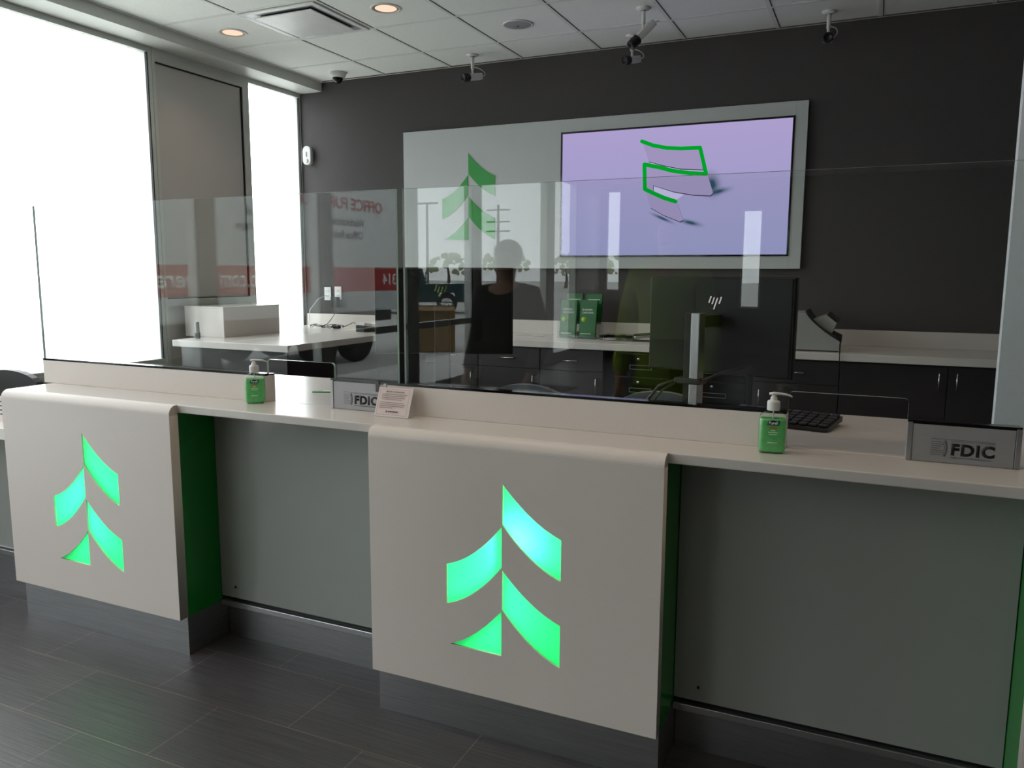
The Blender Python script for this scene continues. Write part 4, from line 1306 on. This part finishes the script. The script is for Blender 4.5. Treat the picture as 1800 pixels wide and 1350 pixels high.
person((-2.04, .06, 0), math.radians(8), 1.60, MT['coatb'], 'person in a black coat standing back from the counter, mirrored in the glass')
person((-.99, .30, 0), math.radians(0), 1.74, MT['hivis'], 'person in a yellow-green jacket beside the viewer, mirrored in the glass')

# ------------------------------------------------------------------ outside
b = MB(); b.box(-120, 120, -150, 60, -.35, -.12); o = struct('ground', b, MT['asphalt'])
b = MB(); b.box(XW - 2.2, XW - .16, YF - 3, YB + 3, -.12, -.02); struct('pavement', b, mat('sidewalk_concrete', (222, 221, 216), .9, var=.05, scale=2))
# white sign hoarding outside the windows
t = thing('trailer', 'white box trailer outside with OFFICE FURNITURE lettering and a red band', 'trailer', (-8.6, -4.9, -.12))
b = MB(); b.box(-10.2, -8.0, -8.2, -1.4, .75, 3.5, .04); obj('box_body', b, MT['trailer'], t, world=True)
b = MB(); b.box(-8.0, -7.994, -8.1, -1.5, 1.1, 1.5); obj('red_band', b, MT['red'], t, world=True)
b = MB(); b.box(-10.0, -8.2, -8.1, -1.6, .55, .75); obj('chassis', b, MT['black'], t, world=True)
for yy in (-6.9, -5.9, -2.6):
    for xx in (-8.12, -10.0):
        b = MB(); b.lathe([(0, -.12), (.28, -.12), (.42, -.10), (.44, 0), (.42, .10), (.28, .12), (0, .12)], seg=28, rot=Matrix.Rotation(math.radians(90), 3, 'Y')); b.xf(Matrix.Translation((xx - .05 if xx > -9 else xx + .05, yy, .32))); obj('wheel', b, MT['tire'], t, world=True)
def ttext(s, y0, z0, w, h, m, bold=.01, shear=0.0):
    b = text_mb(s, y0, z0, w, h, -7.993, .003, bold, 'yz', shear)
    o = obj('lettering', b, m, t, world=True)
ttext('OFFICE FURNITURE', -7.55, 2.44, 2.5, .2, MT['tred'], .02)
ttext('Workstations', -7.0, 2.18, .95, .13, MT['navy'])
ttext('Office Relocation', -6.95, 1.97, 1.35, .13, MT['navy'])
ttext('Used  Wall', -5.0, 2.2, .8, .14, MT['navy'])
ttext('Storage', -4.6, 1.97, .62, .16, MT['navy'])
ttext('314', -7.95, 1.2, .42, .2, MT['wtxt'])
ttext('o.com', -4.35, 1.2, .7, .17, MT['wtxt'])
ttext('Where', -3.55, 1.2, .95, .24, MT['wtxt'], .01, .25)

def wheel(parent, c, r, w, rz):
    Rm = (Matrix.Rotation(rz, 3, 'Z') @ Matrix.Rotation(math.radians(90), 3, 'X'))
    b = MB(); b.lathe([(r * .62, -w / 2), (r * .9, -w / 2), (r, -w * .3), (r, w * .3), (r * .9, w / 2), (r * .62, w / 2)], seg=30, rot=Rm); b.xf(Matrix.Translation(c)); o = obj('wheel', b, MT['tire'], parent)
    b = MB()
    b.lathe([(r * .62, -w / 2 + .01), (r * .56, -w / 2 + .03), (r * .56, w / 2 - .03), (r * .62, w / 2 - .01)], seg=30, rot=Rm)
    for k in range(6):
        a = k * math.pi / 3
        b.tube([tuple(Rm @ Vector((0, 0, w * .38))), tuple(Rm @ Vector((r * .58 * math.cos(a), r * .58 * math.sin(a), w * .36)))], r * .07, 6)
    b.xf(Matrix.Translation(c)); obj('rim', b, MT['chrome'], o)
def pickup(loc, rz, lab, body):
    t = thing('pickup_truck', lab, 'truck', loc, rz)
    pr = [(-2.7, .45), (-2.15, .45), (-2.08, .8), (-1.5, .8), (-1.42, .45), (1.35, .45), (1.43, .8), (2.0, .8), (2.08, .45), (2.65, .5), (2.7, .75), (2.62, 1.02), (1.5, 1.12), (.95, 1.13), (-.95, 1.13), (-2.68, 1.16), (-2.72, .8)]
    b = MB(); b.prism(pr, 'y', -.95, .95); obj('body', b, body, t)
    b = MB(); b.prism([(-1.0, 1.13), (-.85, 1.72), (.25, 1.74), (1.15, 1.13)], 'y', -.80, .80); c = obj('cab', b, body, t)
    b = MB()
    for s in (-1, 1): b.prism([(-.85, 1.16), (-.75, 1.64), (.2, 1.66), (.95, 1.16)], 'y', s * .80, s * .812)
    b.prism([(-.72, 1.18), (.72, 1.18), (.66, 1.62), (-.66, 1.62)], 'x', -1.02, -.98)
    obj('window_glass', b, MT['gloss'], c)
    for sx in (-1.79, 1.72):
        for sy in (-.86, .86): wheel(t, (sx, sy, .39), .39, .24, 0)
    for s in (-1, 1):
        b = MB(); b.box(-2.74, -2.69, s * .93 - .09, s * .93 + .03 if s > 0 else s * .93 + .09, .82, 1.10, .01); obj('tail_light', b, MT['tail'], t)
    b = MB(); b.box(-2.84, -2.7, -.9, .9, .46, .62, .03); obj('rear_bumper', b, MT['chrome'], t)
    b = MB(); b.box(2.66, 2.78, -.92, .92, .46, .66, .03); obj('front_bumper', b, MT['chrome'], t)
    return t
dv = Vector((-.87, .49, 0))
tl = Vector((-14.4, -23.2, -.12))
pickup(tl + dv * 2.7, math.atan2(.49, -.87), 'dark teal pickup truck parked beyond the entrance, mirrored in the glass', MT['teal'])
t2 = pickup((-6.2, -24.5, -.12), math.radians(80), 'white pickup truck parked far behind the entrance', MT['trailer'])

t = thing('cardboard_box', 'large open cardboard box on the pavement outside the doors', 'box', (-7.95, -9.25, -.115), math.radians(-28))
b = MB()
for q in [(-.42, .42, -.34, -.33), (-.42, .42, .33, .34), (-.42, -.41, -.33, .33), (.41, .42, -.33, .33)]: b.box(q[0], q[1], q[2], q[3], 0, .86)
b.box(-.41, .41, -.33, .33, 0, .012)
obj('box_walls', b, MT['cardboard'], t)
for (cx, cy, sx, sy, ax, sg) in ((0, -.43, .42, .1, 'X', 1), (0, .43, .42, .1, 'X', -1)):
    b = MB(); b.box(cx - sx, cx + sx, cy - sy, cy + sy, .84, .85, rot=Matrix.Rotation(sg * .35, 3, 'X')); obj('flap', b, MT['cardboard'], t)
t = thing('door_mat', 'dark mat lying on the floor inside the entrance', 'mat', (-3.9, -3.6, 0))
b = MB(); b.box(-.6, .6, -1.2, 1.2, .0, .012, .004); obj('mat_body', b, MT['mat_'], t)

t = thing('light_pole', 'tall double headed parking lot light pole', 'lamp post', (-30.2, -46.8, -.12))
b = MB(); b.tube([(0, 0, 0), (0, 0, 6.6)], .11, 10, r2=.08); obj('pole', b, MT['galv'], t)
for s in (-1, 1):
    b = MB(); b.box(min(0, s * .9), max(0, s * .9), -.12, .12, 6.55, 6.68, .03); obj('lamp_head', b, MT['galv'], t)
t = thing('utility_pole', 'tall utility pole with cross arms in the distance', 'utility pole', (-29.8, -58.1, -.12))
b = MB(); b.tube([(0, 0, 0), (0, 0, 7.4)], .16, 10, r2=.1); obj('pole', b, MT['bark'], t)
for z in (6.9, 5.9, 5.1):
    b = MB(); b.box(-1.1, 1.1, -.06, .06, z, z + .12); obj('cross_arm', b, MT['bark'], t)
for i, (x, y, s) in enumerate([(-49, -71, 1.0), (-43, -73, .9), (-37, -75, 1.0), (-56, -70, 1.0), (-31, -78, .85), (-62, -66, 1.0), (-25, -80, .9)]):
    t = thing('tree', ('leftmost', 'second', 'third', 'fourth', 'fifth', 'sixth', 'last')[i] + ' pale budding tree of the distant line by the parking lot', 'tree', (x, y, -.12), 0, 'distant trees')
    b = MB(); b.tube([(0, 0, 0), (.1, 0, 1.2 * s), (0, .1, 2.6 * s)], .22, 8, r2=.1); obj('trunk', b, MT['bark'], t)
    b = MB()
    rr = random.Random(i)
    for k in range(60):
        a, e, q = rr.uniform(0, 6.283), rr.uniform(-.5, 1.5), rr.uniform(.5, 1) ** .5
        b.blob((2.6 * s * q * math.cos(a) * math.cos(e), 2.2 * s * q * math.sin(a) * math.cos(e), (2.5 + 1.7 * q * math.sin(e)) * s), rr.uniform(.16, .42) * s, sub=1, amp=.9)
    obj('foliage', b, MT['leaf'], t)
bpy.context.view_layer.update()
